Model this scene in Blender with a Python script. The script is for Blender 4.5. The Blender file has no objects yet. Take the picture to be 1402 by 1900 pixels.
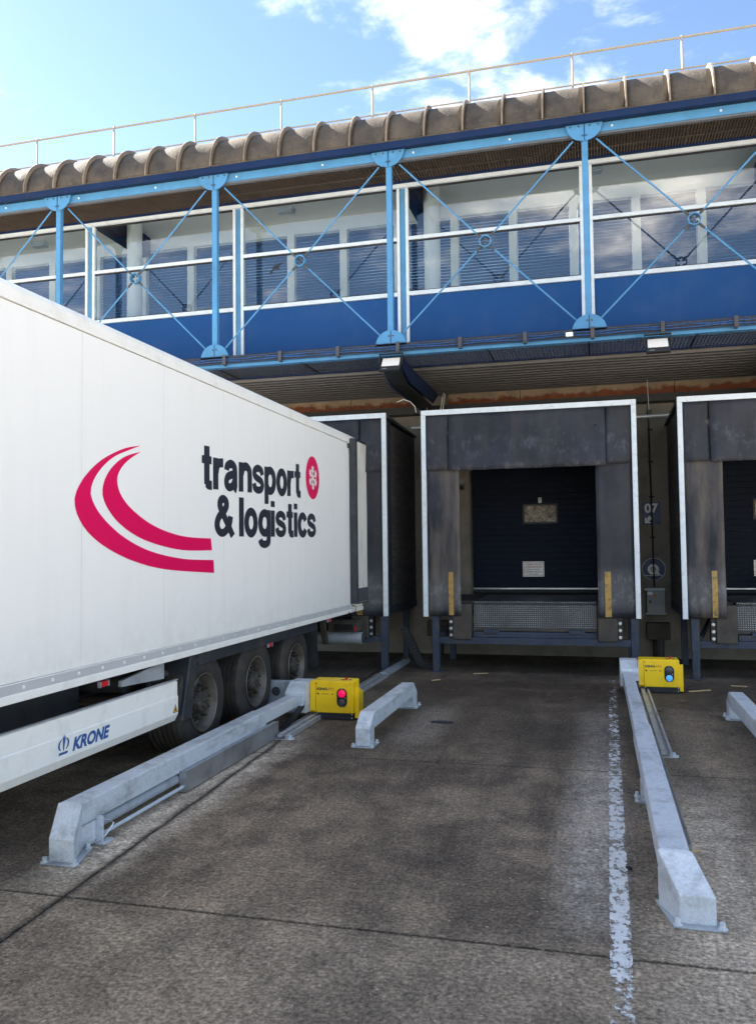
import bpy, math, random
from mathutils import Vector, Matrix
random.seed(7)
SC = bpy.context.scene
COL = SC.collection
# ------------------------------------------------------------------ camera
H = 2.05
YAW, PIT, ROL, FPX = 0.257301115, 0.0454815314, -0.0114378487, 1527.5
cy, sy, cp, sp, cr, sr = math.cos(YAW), math.sin(YAW), math.cos(PIT), math.sin(PIT), math.cos(ROL), math.sin(ROL)
fw = Vector((-sy*cp, cy*cp, sp)); rt = Vector((cy, sy, 0)); up = rt.cross(fw)
r2 = cr*rt + sr*up; u2 = -sr*rt + cr*up
cam = bpy.data.cameras.new('camera'); camo = bpy.data.objects.new('camera', cam); COL.objects.link(camo)
mw = Matrix.Identity(4)
for i in range(3):
    mw[i][0] = r2[i]; mw[i][1] = u2[i]; mw[i][2] = -fw[i]
mw[2][3] = H
camo.matrix_world = mw
cam.sensor_fit = 'HORIZONTAL'; cam.sensor_width = 36; cam.lens = 36*FPX/1402
cam.clip_start = 0.05; cam.clip_end = 3000
SC.camera = camo
# ------------------------------------------------------------------ world, sun, exposure
SUN_AZ, SUN_EL = math.radians(77), math.radians(31)      # azimuth measured from +Y (into the picture) towards -X (left)
sund = Vector((-math.sin(SUN_AZ)*math.cos(SUN_EL), math.cos(SUN_AZ)*math.cos(SUN_EL), math.sin(SUN_EL)))
W = bpy.data.worlds.new('World'); SC.world = W; W.use_nodes = True
wt = W.node_tree; wt.nodes.clear()
def wn(t, **k):
    n = wt.nodes.new(t)
    for a, b in k.items(): setattr(n, a, b)
    return n
wo = wn('ShaderNodeOutputWorld'); wb = wn('ShaderNodeBackground'); wb.inputs[1].default_value = 0.05
sky = wn('ShaderNodeTexSky', sky_type='NISHITA'); sky.sun_disc = False
sky.sun_elevation = SUN_EL; sky.sun_rotation = -SUN_AZ; sky.altitude = 100
sky.air_density = 1.0; sky.dust_density = 0.4; sky.ozone_density = 1.0
tc = wn('ShaderNodeTexCoord'); sx = wn('ShaderNodeSeparateXYZ'); wt.links.new(tc.outputs['Generated'], sx.inputs[0])
def wmath(op, a, b=None):
    n = wn('ShaderNodeMath', operation=op)
    for i, v in enumerate((a, b)):
        if v is None: continue
        if isinstance(v, (int, float)): n.inputs[i].default_value = v
        else: wt.links.new(v, n.inputs[i])
    return n.outputs[0]
zz = wmath('MAXIMUM', wmath('ADD', sx.outputs[2], 0.12), 0.05)
cx_ = wmath('DIVIDE', sx.outputs[0], zz); cy_ = wmath('DIVIDE', sx.outputs[1], zz)
cv = wn('ShaderNodeCombineXYZ'); wt.links.new(cx_, cv.inputs[0]); wt.links.new(cy_, cv.inputs[1])
nz = wn('ShaderNodeTexNoise'); nz.inputs['Scale'].default_value = 6.5; nz.inputs['Detail'].default_value = 9; nz.inputs['Roughness'].default_value = 0.62
nz.inputs['Distortion'].default_value = 0.25
wt.links.new(cv.outputs[0], nz.inputs['Vector'])
nl = wn('ShaderNodeTexNoise'); nl.inputs['Scale'].default_value = 1.35; nl.inputs['Detail'].default_value = 2
mp = wn('ShaderNodeMapping'); mp.inputs['Location'].default_value = (13.440223, -8.129453, 1.158137)
wt.links.new(cv.outputs[0], mp.inputs[0]); wt.links.new(mp.outputs[0], nl.inputs['Vector'])
cl = wmath('ADD', wmath('MULTIPLY', nz.outputs[0], 0.85), wmath('MULTIPLY', nl.outputs[0], 1.25))
rmp = wn('ShaderNodeValToRGB'); wt.links.new(cl, rmp.inputs[0])
wt.links.new(wmath('SUBTRACT', cl, 0.60), rmp.inputs[0])
rmp.color_ramp.elements[0].position = 0.44; rmp.color_ramp.elements[1].position = 0.90
rmp.color_ramp.elements[0].color = (0, 0, 0, 1); rmp.color_ramp.elements[1].color = (1, 1, 1, 1)
cm = wn('ShaderNodeMix', data_type='RGBA')
wt.links.new(wmath('MULTIPLY', wmath('POWER', rmp.outputs[0], 1.7), 0.95), cm.inputs[0])
st_ = wn('ShaderNodeMix', data_type='RGBA', blend_type='MULTIPLY'); st_.inputs[0].default_value = 1; st_.inputs[7].default_value = (0.68, 0.71, 0.76, 1)
wt.links.new(sky.outputs[0], st_.inputs[6]); wt.links.new(st_.outputs[2], cm.inputs[6]); cb_ = wn('ShaderNodeMix', data_type='RGBA'); cb_.inputs[6].default_value = (9.2, 8.9, 8.5, 1); cb_.inputs[7].default_value = (18, 16.6, 14.6, 1)
wt.links.new(nz.outputs[0], cb_.inputs[0]); wt.links.new(cb_.outputs[2], cm.inputs[7])
wt.links.new(cm.outputs[2], wb.inputs[0]); wt.links.new(wb.outputs[0], wo.inputs[0])
sl = bpy.data.lights.new('sun', 'SUN'); slo = bpy.data.objects.new('sun', sl); COL.objects.link(slo)
sl.energy = 5.0; sl.angle = math.radians(0.5); sl.color = (1.0, 0.94, 0.84)
slo.rotation_euler = sund.to_track_quat('Z', 'Y').to_euler()
vs = SC.view_settings
SC.display_settings.display_device = 'sRGB'
vs.view_transform = 'Standard'; vs.look = 'None'; vs.gamma = 1; vs.use_curve_mapping = False
vs.exposure = 3.1
SC.cycles.use_denoising = True
SC.cycles.max_bounces = 8; SC.cycles.transparent_max_bounces = 12
# ------------------------------------------------------------------ materials
def lin(c):
    return tuple(((v/255)/12.92 if v/255 <= 0.04045 else ((v/255+0.055)/1.055)**2.4) for v in c)
class NT:
    def __init__(s, name):
        s.m = bpy.data.materials.new(name); s.m.use_nodes = True; s.t = s.m.node_tree; s.t.nodes.clear()
        s.out = s.n('ShaderNodeOutputMaterial'); s.p = s.n('ShaderNodeBsdfPrincipled'); s.l(s.p.outputs[0], s.out.inputs[0])
        g = s.n('ShaderNodeNewGeometry'); s.pos = g.outputs['Position']; s.nor = g.outputs['Normal']; s.rnd = None
    def n(s, t, **k):
        x = s.t.nodes.new(t)
        for a, b in k.items(): setattr(x, a, b)
        return x
    def l(s, a, b): s.t.links.new(a, b)
    def put(s, sock, v):
        if isinstance(v, (int, float)): sock.default_value = v
        elif isinstance(v, (tuple, list)): sock.default_value = (*v[:3], 1) if len(sock.default_value) == 4 else v
        else: s.l(v, sock)
    def math(s, op, a, b=0.0, c=None, clamp=False):
        x = s.n('ShaderNodeMath', operation=op, use_clamp=clamp); s.put(x.inputs[0], a); s.put(x.inputs[1], b)
        if c is not None: s.put(x.inputs[2], c)
        return x.outputs[0]
    def mix(s, f, a, b, mode='MIX'):
        x = s.n('ShaderNodeMix', data_type='RGBA', blend_type=mode); s.put(x.inputs[0], f); s.put(x.inputs[6], a); s.put(x.inputs[7], b); return x.outputs[2]
    def map(s, scale=(1, 1, 1), loc=(0, 0, 0), src=None):
        x = s.n('ShaderNodeMapping'); s.l(src or s.pos, x.inputs[0]); x.inputs['Scale'].default_value = scale; x.inputs['Location'].default_value = loc; return x.outputs[0]
    def noise(s, scale, detail=4, rough=0.55, vec=None, dist=0):
        x = s.n('ShaderNodeTexNoise'); x.inputs['Scale'].default_value = scale; x.inputs['Detail'].default_value = detail; x.inputs['Roughness'].default_value = rough
        x.inputs['Distortion'].default_value = dist
        s.l(vec or s.pos, x.inputs['Vector']); return x.outputs[0]
    def ramp(s, v, a, b):
        x = s.n('ShaderNodeMapRange'); x.clamp = True; s.put(x.inputs[0], v); x.inputs[1].default_value = a; x.inputs[2].default_value = b; return x.outputs[0]
    def sep(s, v=None):
        x = s.n('ShaderNodeSeparateXYZ'); s.l(v or s.pos, x.inputs[0]); return x.outputs
    def bump(s, h, st=0.3, d=0.01):
        x = s.n('ShaderNodeBump'); x.inputs['Strength'].default_value = st; x.inputs['Distance'].default_value = d; s.l(h, x.inputs['Height']); s.l(x.outputs[0], s.p.inputs['Normal'])
    def set(s, col=None, rough=None, metal=None, spec=None):
        for k, v in (('Base Color', col), ('Roughness', rough), ('Metallic', metal), ('Specular IOR Level', spec)):
            if v is not None: s.put(s.p.inputs[k], v)
def mul(c, k): return tuple(min(1, v*k) for v in c)
def paint(name, rgb, rough=0.45, var=0.12, scale=2.5, metal=0.0, dirt=None, dirtamt=0.3, dscale=4.0, bump=0.05, bs=90, stretch=(1, 1, 1)):
    m = NT(name); c = lin(rgb)
    f = m.ramp(m.noise(scale, 5, vec=m.map(stretch)), 0.3, 0.7)
    col = m.mix(f, mul(c, 1-var), mul(c, 1+var))
    if dirt:
        d = m.ramp(m.noise(dscale, 7, 0.65, vec=m.map(stretch, (3, 7, 1))), 0.5, 0.72)
        col = m.mix(m.math('MULTIPLY', d, dirtamt), col, lin(dirt))
    rr = m.math('ADD', m.math('MULTIPLY', m.noise(scale*4, 3), 0.2), rough-0.1)
    m.set(col, rr, metal)
    if bump: m.bump(m.noise(bs, 3), bump, 0.01)
    return m.m
MT = {}
MT['steelblue'] = paint('light_blue_paint', (74, 128, 170), 0.4, 0.08, 3, dirt=(70, 70, 66), dirtamt=0.25, dscale=6)
MT['navy'] = paint('navy_paint', (14, 34, 68), 0.45, 0.15, 2, dirt=(60, 58, 55), dirtamt=0.2)
MT['panelblue'] = paint('blue_spandrel', (22, 66, 118), 0.5, 0.06, 0.7, bump=0.02, dirt=(70, 90, 120), dirtamt=0.25, dscale=1.2)
MT['panelblue'].node_tree.nodes['Principled BSDF'].inputs['Specular IOR Level'].default_value = 0.15
MT['alu'] = paint('white_aluminium', (190, 200, 208), 0.4, 0.06, 5, dirt=(150, 150, 146), dirtamt=0.3, dscale=9)
MT['railwhite'] = paint('railing_white', (150, 142, 130), 0.5, 0.05, 6, dirt=(170, 150, 120), dirtamt=0.4)
MT['stripwhite'] = paint('frame_strip', (212, 219, 224), 0.5, 0.05, 5, dirt=(150, 152, 152), dirtamt=0.35, dscale=14)
def m_truck():
    m = NT('truck_white'); x, y, z = m.sep(); c = lin((243, 242, 238))
    st = m.ramp(m.noise(5, 6, 0.65, vec=m.map((1, 1, 0.07), (0, 3, 1))), 0.52, 0.72)
    col = m.mix(m.math('MULTIPLY', st, 0.10), c, lin((198, 194, 184)))
    film = m.math('MULTIPLY', m.math('SUBTRACT', 1, m.ramp(m.math('ADD', z, m.math('MULTIPLY', m.noise(1.5, 5), 0.6)), 1.4, 1.9)), m.ramp(m.noise(7, 7, 0.7), 0.3, 0.7))
    col = m.mix(m.math('MULTIPLY', film, 0.30), col, lin((186, 180, 168)))
    m.set(col, m.math('MULTIPLY_ADD', st, 0.15, 0.3)); m.bump(m.noise(0.9, 2, vec=m.map((1, 1, 0.6))), 0.04, 0.02); return m.m
MT['truckwhite'] = m_truck()
MT['truckrail'] = paint('truck_rail_white', (240, 239, 233), 0.35, 0.02, 1, bump=0.0, dirt=(190, 185, 175), dirtamt=0.3, dscale=5)
MT['truckgrey'] = paint('truck_strip_grey', (188, 190, 191), 0.4, 0.04, 4, bump=0.0)
MT['doorliner'] = paint('door_liner', (225, 222, 214), 0.45, 0.05, 3, dirt=(140, 128, 112), dirtamt=0.5, dscale=5, stretch=(1, 1, 0.3))
MT['magenta'] = paint('magenta_print', (222, 8, 88), 0.35, 0.02, 1, bump=0)
MT['ink'] = paint('dark_print', (44, 48, 60), 0.35, 0.03, 1, bump=0)
MT['logoblue'] = paint('blue_print', (38, 88, 150), 0.35, 0.03, 1, bump=0)
MT['white'] = paint('white_print', (235, 234, 230), 0.4, 0.02, 1, bump=0)
MT['rubber'] = paint('black_rubber', (34, 35, 38), 0.7, 0.2, 5, dirt=(75, 70, 62), dirtamt=0.4, dscale=6)
MT['plastic'] = paint('dark_plastic', (42, 46, 54), 0.5, 0.15, 4, dirt=(90, 86, 80), dirtamt=0.4)
MT['black'] = paint('black_metal', (20, 21, 24), 0.5, 0.2, 4)
MT['chassis'] = paint('chassis_grey', (58, 60, 64), 0.6, 0.2, 4, dirt=(75, 66, 55), dirtamt=0.6)
MT['yellow'] = paint('yellow_paint', (255, 208, 14), 0.38, 0.05, 3, dirt=(190, 140, 20), dirtamt=0.3, bump=0.02)
MT['tape'] = paint('yellow_tape', (168, 136, 70), 0.6, 0.15, 6, dirt=(70, 67, 62), dirtamt=0.95, dscale=14)
MT['alum'] = paint('mill_aluminium', (190, 192, 195), 0.35, 0.15, 6, metal=0.45, dirt=(110, 100, 88), dirtamt=0.4)
MT['guard'] = paint('steel_guard', (168, 170, 172), 0.34, 0.25, 1.6, metal=0.7, dirt=(70, 68, 66), dirtamt=0.5)
MT['bumper'] = paint('bumper_brown', (66, 60, 54), 0.75, 0.25, 6, dirt=(100, 92, 80), dirtamt=0.4)
MT['legblue'] = paint('dock_steel_blue', (58, 67, 82), 0.55, 0.15, 4, dirt=(96, 84, 74), dirtamt=0.6, dscale=7)
MT['greybox'] = paint('grey_enclosure', (140, 146, 150), 0.45, 0.05, 3, dirt=(90, 88, 84), dirtamt=0.3)
MT['concrete'] = paint('concrete_wall', (126, 120, 111), 0.85, 0.18, 1.5, dirt=(72, 68, 62), dirtamt=0.6, dscale=2, bump=0.3)
MT['soffit'] = paint('corrugated_soffit', (98, 97, 97), 0.55, 0.15, 1.2, metal=0.2, dirt=(70, 66, 62), dirtamt=0.5, stretch=(0.4, 1, 1))
MT['grate'] = paint('grating_steel', (96, 100, 106), 0.5, 0.1, 4, metal=0.3, dirt=(80, 68, 58), dirtamt=0.5)
MT['grateup'] = paint('upper_grating', (84, 72, 62), 0.6, 0.2, 4, metal=0.2)
MT['intwhite'] = paint('interior_white', (240, 238, 232), 0.7, 0.04, 1, bump=0)
MT['intceil'] = paint('interior_ceiling', (240, 236, 230), 0.8, 0.04, 0.8, bump=0)
MT['intdark'] = paint('interior_blind', (66, 84, 116), 0.5, 0.12, 2, bump=0)
MT['wood'] = paint('wood_scrap', (186, 160, 120), 0.8, 0.2, 20)
MT['leaf'] = paint('dry_leaf', (120, 100, 76), 0.8, 0.3, 20)
MT['red'] = paint('red_plastic', (200, 22, 40), 0.4, 0.1, 5)
MT['amber'] = paint('amber_plastic', (190, 90, 20), 0.4, 0.1, 5)
MT['signnavy'] = paint('sign_navy', (22, 52, 98), 0.45, 0.08, 3, dirt=(60, 66, 78), dirtamt=0.3)
MT['signpale'] = paint('sign_pale', (222, 222, 218), 0.5, 0.06, 6, dirt=(120, 116, 110), dirtamt=0.4)
MT['plate'] = paint('notice_plate', (176, 176, 178), 0.35, 0.08, 5, metal=0.3, dirt=(120, 114, 108), dirtamt=0.4)
MT['textred'] = paint('notice_red', (140, 40, 42), 0.5, 0.05, 5)
MT['rim'] = paint('rim_steel', (112, 106, 98), 0.5, 0.12, 6, metal=0.4, dirt=(84, 74, 64), dirtamt=0.75, dscale=9)
MT['hub'] = paint('hub_dirty', (56, 52, 47), 0.65, 0.3, 12, metal=0.2, dirt=(130, 122, 110), dirtamt=0.5, dscale=20)
MT['tyre'] = paint('tyre_rubber', (44, 42, 40), 0.8, 0.15, 6, dirt=(84, 74, 64), dirtamt=0.55, dscale=4)
MT['lampglass'] = paint('flood_glass', (226, 218, 208), 0.25, 0.03, 30, bump=0)
MT['bird'] = paint('bird_decal', (24, 26, 34), 0.6, 0.05, 3, bump=0)
for k_ in ('navy', 'steelblue', 'legblue'): MT[k_].node_tree.nodes['Principled BSDF'].inputs['Specular IOR Level'].default_value = 0.2
def m_asphalt():
    m = NT('worn_concrete_apron'); x, y, z = m.sep()
    big = m.noise(0.6, 5, 0.62); mid = m.noise(2.1, 7, 0.68, dist=0.5); fine = m.noise(30, 5, 0.75); sp = m.noise(95, 2, 0.6); sp2 = m.noise(48, 2, 0.5)
    col = m.mix(m.ramp(big, 0.36, 0.64), lin((84, 78, 71)), lin((140, 130, 117)))
    col = m.mix(m.math('MULTIPLY', m.ramp(mid, 0.46, 0.66), 0.7), col, lin((64, 60, 56)))
    tr = m.noise(3.0, 6, 0.66, vec=m.map((1, 0.14, 1), (2, 0, 0)))
    col = m.mix(m.math('MULTIPLY', m.ramp(tr, 0.48, 0.68), 0.6), col, lin((57, 54, 51)))
    tl = m.noise(4.0, 6, 0.66, vec=m.map((1, 0.12, 1), (7, 0, 0)))
    col = m.mix(m.math('MULTIPLY', m.ramp(tl, 0.55, 0.75), 0.4), col, lin((150, 142, 130)))
    def strip(xc, w, amt, c, slope=0.0, lo=3.0, hi=14.0):
        xx = m.math('SUBTRACT', x, m.math('MULTIPLY_ADD', y, slope, xc))
        xx = m.math('ADD', xx, m.math('MULTIPLY', m.math('SUBTRACT', mid, 0.5), w*0.9))
        d = m.math('ABSOLUTE', xx)
        f = m.math('SUBTRACT', 1, m.ramp(d, w*0.2, w), clamp=True)
        f = m.math('MULTIPLY', f, m.math('MULTIPLY', m.ramp(y, lo, lo+0.8), m.math('SUBTRACT', 1, m.ramp(y, hi-1.5, hi))))
        f = m.math('MULTIPLY', f, m.ramp(m.noise(6, 7, 0.75), 0.22, 0.62))
        return m.mix(m.math('MULTIPLY', f, amt, clamp=True), col, lin(c))
    col = strip(-0.13, 0.30, 0.7, (190, 190, 188), 0.012, 4.4, 11.5)
    col = strip(0.66, 0.5, 0.8, (196, 188, 176), 0.0, 3.0, 8.0)
    col = strip(-3.28, 0.36, 1.0, (204, 198, 188), 0.0, 4.2, 9.6)
    col = strip(-1.98, 0.40, 0.75, (184, 182, 178), 0.0, 8.2, 11.5)
    col = strip(1.0, 0.45, 0.7, (186, 172, 152), 0.0, 7.5, 12.0)
    # the near slab is paler, in patches
    near = m.math('SUBTRACT', 1, m.ramp(m.math('ADD', y, m.math('MULTIPLY', m.math('SUBTRACT', mid, 0.5), 0.5)), 4.2, 4.6))
    col = m.mix(m.math('MULTIPLY', near, m.math('MULTIPLY_ADD', m.ramp(m.noise(1.6, 7, 0.72), 0.36, 0.62), 0.55, 0.12)), col, lin((156, 147, 134)))
    # cracked dark edge along the cross joints
    for yc in (4.36, 7.88):
        gy = m.math('ABSOLUTE', m.math('ADD', m.math('SUBTRACT', y, yc), m.math('MULTIPLY', m.math('SUBTRACT', fine, 0.5), 0.05)))
        col = m.mix(m.math('MULTIPLY', m.math('SUBTRACT', 1, m.ramp(gy, 0.004, 0.02)), 0.7), col, lin((44, 42, 40)))
    # grime along the slab edge, oil, and a darker tone towards the docks
    gx = m.math('ABSOLUTE', m.math('ADD', m.math('SUBTRACT', x, m.math('MULTIPLY_ADD', y, -0.054, -2.876)), m.math('MULTIPLY', m.math('SUBTRACT', mid, 0.5), 0.12)))
    col = m.mix(m.math('MULTIPLY', m.math('SUBTRACT', 1, m.ramp(gx, 0.008, 0.055)), 0.85), col, lin((52, 50, 49)))
    oil = m.ramp(m.noise(1.3, 7, 0.72, vec=m.map((1, 0.55, 1), (5.4, 2, 0))), 0.52, 0.68)
    oil = m.math('MULTIPLY', oil, m.math('SUBTRACT', 1, m.ramp(y, 9.0, 11.0)))
    col = m.mix(m.math('MULTIPLY', oil, 0.55), col, lin((50, 48, 46)))
    far = m.math('MULTIPLY', m.ramp(m.math('ADD', y, m.math('MULTIPLY', mid, 1.5)), 7.9, 9.6), 0.55)
    col = m.mix(far, col, lin((54, 50, 46)))
    # damp sandy band in front of the docks
    wy = m.math('ADD', y, m.math('MULTIPLY', m.math('SUBTRACT', mid, 0.5), 1.8))
    wet = m.math('MULTIPLY', m.ramp(wy, 10.5, 11.3), m.math('SUBTRACT', 1, m.ramp(wy, 12.75, 12.95)))
    wet = m.math('MULTIPLY', wet, m.math('MULTIPLY', m.ramp(x, -2.9, -2.4), m.math('SUBTRACT', 1, m.ramp(x, 2.5, 3.2))))
    wet = m.math('MULTIPLY', wet, m.math('MULTIPLY_ADD', m.ramp(mid, 0.35, 0.6), 0.5, 0.5))
    col = m.mix(m.math('MULTIPLY', wet, 0.9), col, m.mix(m.ramp(m.noise(9, 6, 0.7), 0.4, 0.65), lin((36, 32, 29)), lin((74, 62, 50))))
    # aggregate
    col = m.mix(m.math('MULTIPLY', m.math('SUBTRACT', 1, m.ramp(fine, 0.3, 0.6)), 0.5), col, lin((58, 55, 53)))
    col = m.mix(m.math('MULTIPLY', m.math('MULTIPLY', m.ramp(sp, 0.64, 0.72), m.math('MULTIPLY_ADD', m.ramp(mid, 0.35, 0.65), 0.7, 0.2)), 0.65), col, lin((206, 198, 186)))
    col = m.mix(m.math('MULTIPLY', m.ramp(sp2, 0.68, 0.74), 0.6), col, lin((196, 188, 178)))
    col = m.mix(m.math('MULTIPLY', m.math('SUBTRACT', 1, m.ramp(sp, 0.30, 0.38)), 0.7), col, lin((40, 39, 38)))
    g1 = m.ramp(m.noise(42, 3, 0.6), 0.34, 0.66); g2 = m.ramp(m.noise(17, 4, 0.7), 0.34, 0.66)
    gm = m.math('MULTIPLY', m.math('MULTIPLY_ADD', g1, 0.90, 0.56), m.math('MULTIPLY_ADD', g2, 0.44, 0.80))
    cg = m.n('ShaderNodeCombineColor'); m.l(m.math('MULTIPLY', gm, 1.34), cg.inputs[0]); m.l(m.math('MULTIPLY', gm, 1.22), cg.inputs[1]); m.l(m.math('MULTIPLY', gm, 1.08), cg.inputs[2])
    col = m.mix(1.0, col, cg.outputs[0], 'MULTIPLY')
    m.set(col, m.math('MULTIPLY_ADD', wet, -0.35, 0.9), 0, m.math('MULTIPLY_ADD', wet, 0.3, 0.2))
    m.bump(m.math('ADD', m.math('MULTIPLY', sp, 0.6), fine), 0.9, 0.012)
    return m.m
MT['ground'] = m_asphalt()
MT['yard'] = paint('yard_bounce_concrete', (198, 189, 176), 0.85, 0.15, 0.4, dirt=(110, 104, 98), dirtamt=0.5, dscale=0.6, bump=0.2)  # out-of-view yard kept pale to bounce sunlight onto the trailer
MT['joint'] = paint('joint_tar', (34, 33, 32), 0.9, 0.3, 8, dirt=(70, 66, 60), dirtamt=0.4)
def m_line():
    m = NT('worn_white_line'); x, y, z = m.sep()
    xc = m.math('MULTIPLY_ADD', y, 0.0142, 0.0155); d = m.math('DIVIDE', m.math('ABSOLUTE', m.math('SUBTRACT', x, xc)), 0.058)
    n = m.math('ADD', m.math('MULTIPLY', m.noise(20, 7, 0.7, vec=m.map((1, 0.7, 1))), 0.75), m.math('MULTIPLY', m.noise(75, 3, 0.6), 0.25))
    patch = m.ramp(m.noise(3.2, 4, 0.6, vec=m.map((1, 0.8, 1), (2, 5, 0))), 0.36, 0.64)
    th = m.math('ADD', m.math('MULTIPLY_ADD', m.ramp(y, 6.5, 13.0), 0.12, 0.385), m.math('MULTIPLY', patch, 0.11))
    th = m.math('ADD', th, m.math('MULTIPLY', m.math('POWER', d, 4), 0.055))
    th = m.math('ADD', th, m.math('MULTIPLY', m.math('SUBTRACT', 1, m.ramp(y, 3.5, 4.3)), 0.07))
    a = m.ramp(m.math('SUBTRACT', n, th), -0.02, 0.06)
    tr = m.n('ShaderNodeBsdfTransparent'); mx = m.n('ShaderNodeMixShader')
    m.set(m.mix(m.noise(11, 6, 0.7), lin((170, 172, 172)), lin((238, 238, 236))), 0.8)
    m.l(a, mx.inputs[0]); m.l(tr.outputs[0], mx.inputs[1]); m.l(m.p.outputs[0], mx.inputs[2]); m.l(mx.outputs[0], m.out.inputs[0])
    return m.m
MT['line'] = m_line()
def m_galv(name, rgb, metal=0.45):
    m = NT(name); v = m.n('ShaderNodeTexVoronoi'); v.inputs['Scale'].default_value = 95; m.l(m.pos, v.inputs['Vector'])
    sepc = m.n('ShaderNodeSeparateColor'); m.l(v.outputs['Color'], sepc.inputs[0])
    c = lin(rgb)
    col = m.mix(sepc.outputs[0], mul(c, 0.9), mul(c, 1.08))
    st = m.ramp(m.noise(3, 6, 0.65, vec=m.map((1.5, 1.5, 0.5))), 0.42, 0.72)
    col = m.mix(m.math('MULTIPLY', st, 0.45), col, lin((196, 200, 204)))
    sc_ = m.ramp(m.noise(18, 6, 0.75, vec=m.map((1, 0.25, 1), (3, 1, 2))), 0.60, 0.68)
    col = m.mix(m.math('MULTIPLY', sc_, 0.4), col, lin((226, 230, 232)))
    dr = m.ramp(m.noise(5, 7, 0.72), 0.50, 0.70)
    col = m.mix(m.math('MULTIPLY', dr, 0.5), col, lin((112, 112, 110)))
    sf = m.ramp(m.noise(2.6, 7, 0.72, vec=m.map((1.2, 0.4, 2.2), (5, 2, 1))), 0.54, 0.70)
    col = m.mix(m.math('MULTIPLY', sf, 0.5), col, lin((92, 94, 98)))
    m.set(col, m.math('MULTIPLY_ADD', sepc.outputs[1], 0.22, 0.36), metal)
    m.bump(m.noise(24, 3), 0.06, 0.01)
    return m.m
MT['galv'] = m_galv('galvanised_steel', (206, 212, 218), 0.12)
MT['galvdull'] = m_galv('galvanised_dull', (164, 172, 180), 0.2)
def m_roof():
    m = NT('weathered_roof_sheet')
    n1 = m.ramp(m.noise(2.2, 6, 0.65), 0.35, 0.68); col = m.mix(n1, lin((50, 46, 42)), lin((88, 78, 66)))
    mo = m.ramp(m.noise(16, 6, 0.7), 0.54, 0.66); col = m.mix(m.math('MULTIPLY', mo, 0.5), col, lin((70, 62, 46)))
    st = m.ramp(m.noise(5, 5, 0.6, vec=m.map((3, 1, 1), (1, 2, 3))), 0.55, 0.75); col = m.mix(m.math('MULTIPLY', st, 0.75), col, lin((44, 42, 42)))
    li = m.ramp(m.noise(40, 3, 0.6), 0.68, 0.74); col = m.mix(m.math('MULTIPLY', li, 0.6), col, lin((176, 168, 150)))
    m.set(col, 0.75); m.bump(m.math('ADD', m.noise(30, 4), m.math('MULTIPLY', m.noise(4, 3), 0.8)), 0.4, 0.015)
    return m.m
MT['roof'] = m_roof()
MT['seam'] = paint('seam_metal', (120, 108, 94), 0.6, 0.2, 5, dirt=(60, 56, 50), dirtamt=0.5)
def m_curtain(name, scuff, brown):
    m = NT(name); x, y, z = m.sep()
    n1 = m.ramp(m.noise(1.6, 5, 0.6), 0.32, 0.7); col = m.mix(n1, lin((32, 35, 42)), lin((52, 55, 64)))
    b = m.ramp(m.noise(2.4, 5, 0.6, vec=m.map((1.6, 1, 0.28), (4, 0, 2))), 0.42, 0.68)
    col = m.mix(m.math('MULTIPLY', b, brown), col, lin((124, 112, 98)))
    sc = m.ramp(m.noise(6, 7, 0.72, vec=m.map((1.3, 1, 0.8), (1, 0, 5))), 0.5, 0.7)
    if scuff == 'low':
        zm = m.math('MULTIPLY', m.ramp(z, 1.0, 1.15), m.math('SUBTRACT', 1, m.ramp(z, 1.4, 1.75)))
        col = m.mix(m.math('MULTIPLY', m.math('MULTIPLY', zm, m.math('MULTIPLY_ADD', sc, 0.7, 0.3)), 0.75), col, lin((140, 140, 140)))
    else:
        zm = m.math('MULTIPLY', m.ramp(z, 3.45, 3.62), m.math('SUBTRACT', 1, m.ramp(z, 3.85, 4.0)))
        col = m.mix(m.math('MULTIPLY', m.math('MULTIPLY', zm, sc), 0.55), col, lin((92, 94, 104)))
        edge = m.math('SUBTRACT', 1, m.ramp(z, 3.35, 3.5))
        col = m.mix(m.math('MULTIPLY', m.math('MULTIPLY', edge, sc), 0.6), col, lin((118, 112, 104)))
    m.set(col, 0.6, 0, 0.25); m.bump(m.noise(3.2, 3), 0.25, 0.04)
    return m.m
MT['curtL'] = m_curtain('curtain_scuffed', 'low', 0.5)
MT['curtR'] = m_curtain('curtain_plain', 'low', 0.10)
MT['head'] = m_curtain('curtain_head', 'head', 0.10)
def m_rust():
    m = NT('rusty_lintel'); x, y, z = m.sep()
    e = m.math('ADD', z, m.math('MULTIPLY', m.math('SUBTRACT', m.noise(3.5, 5, 0.7), 0.5), 0.34))
    f = m.math('SUBTRACT', 1, m.ramp(e, 4.94, 4.99))
    col = m.mix(f, m.mix(m.ramp(m.noise(4, 5), 0.35, 0.7), lin((150, 130, 104)), lin((124, 110, 92))), m.mix(m.ramp(m.noise(8, 5), 0.35, 0.7), lin((118, 64, 36)), lin((92, 50, 30))))
    m.set(col, 0.85); m.bump(m.noise(20, 4), 0.3, 0.01); return m.m
MT['rust'] = m_rust()
def m_plank():
    m = NT('shelter_board'); m.set(spec=0.2); n1 = m.noise(3, 6, 0.65, vec=m.map((1, 1, 9)))
    col = m.mix(m.ramp(n1, 0.3, 0.7), lin((84, 81, 80)), lin((128, 123, 117)))
    oi = m.n('ShaderNodeObjectInfo'); col = m.mix(m.math('MULTIPLY', oi.outputs['Random'], 0.5), col, lin((74, 74, 78)))
    m.set(col, 0.7); m.bump(n1, 0.3, 0.01); return m.m
MT['plank'] = m_plank()
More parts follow.
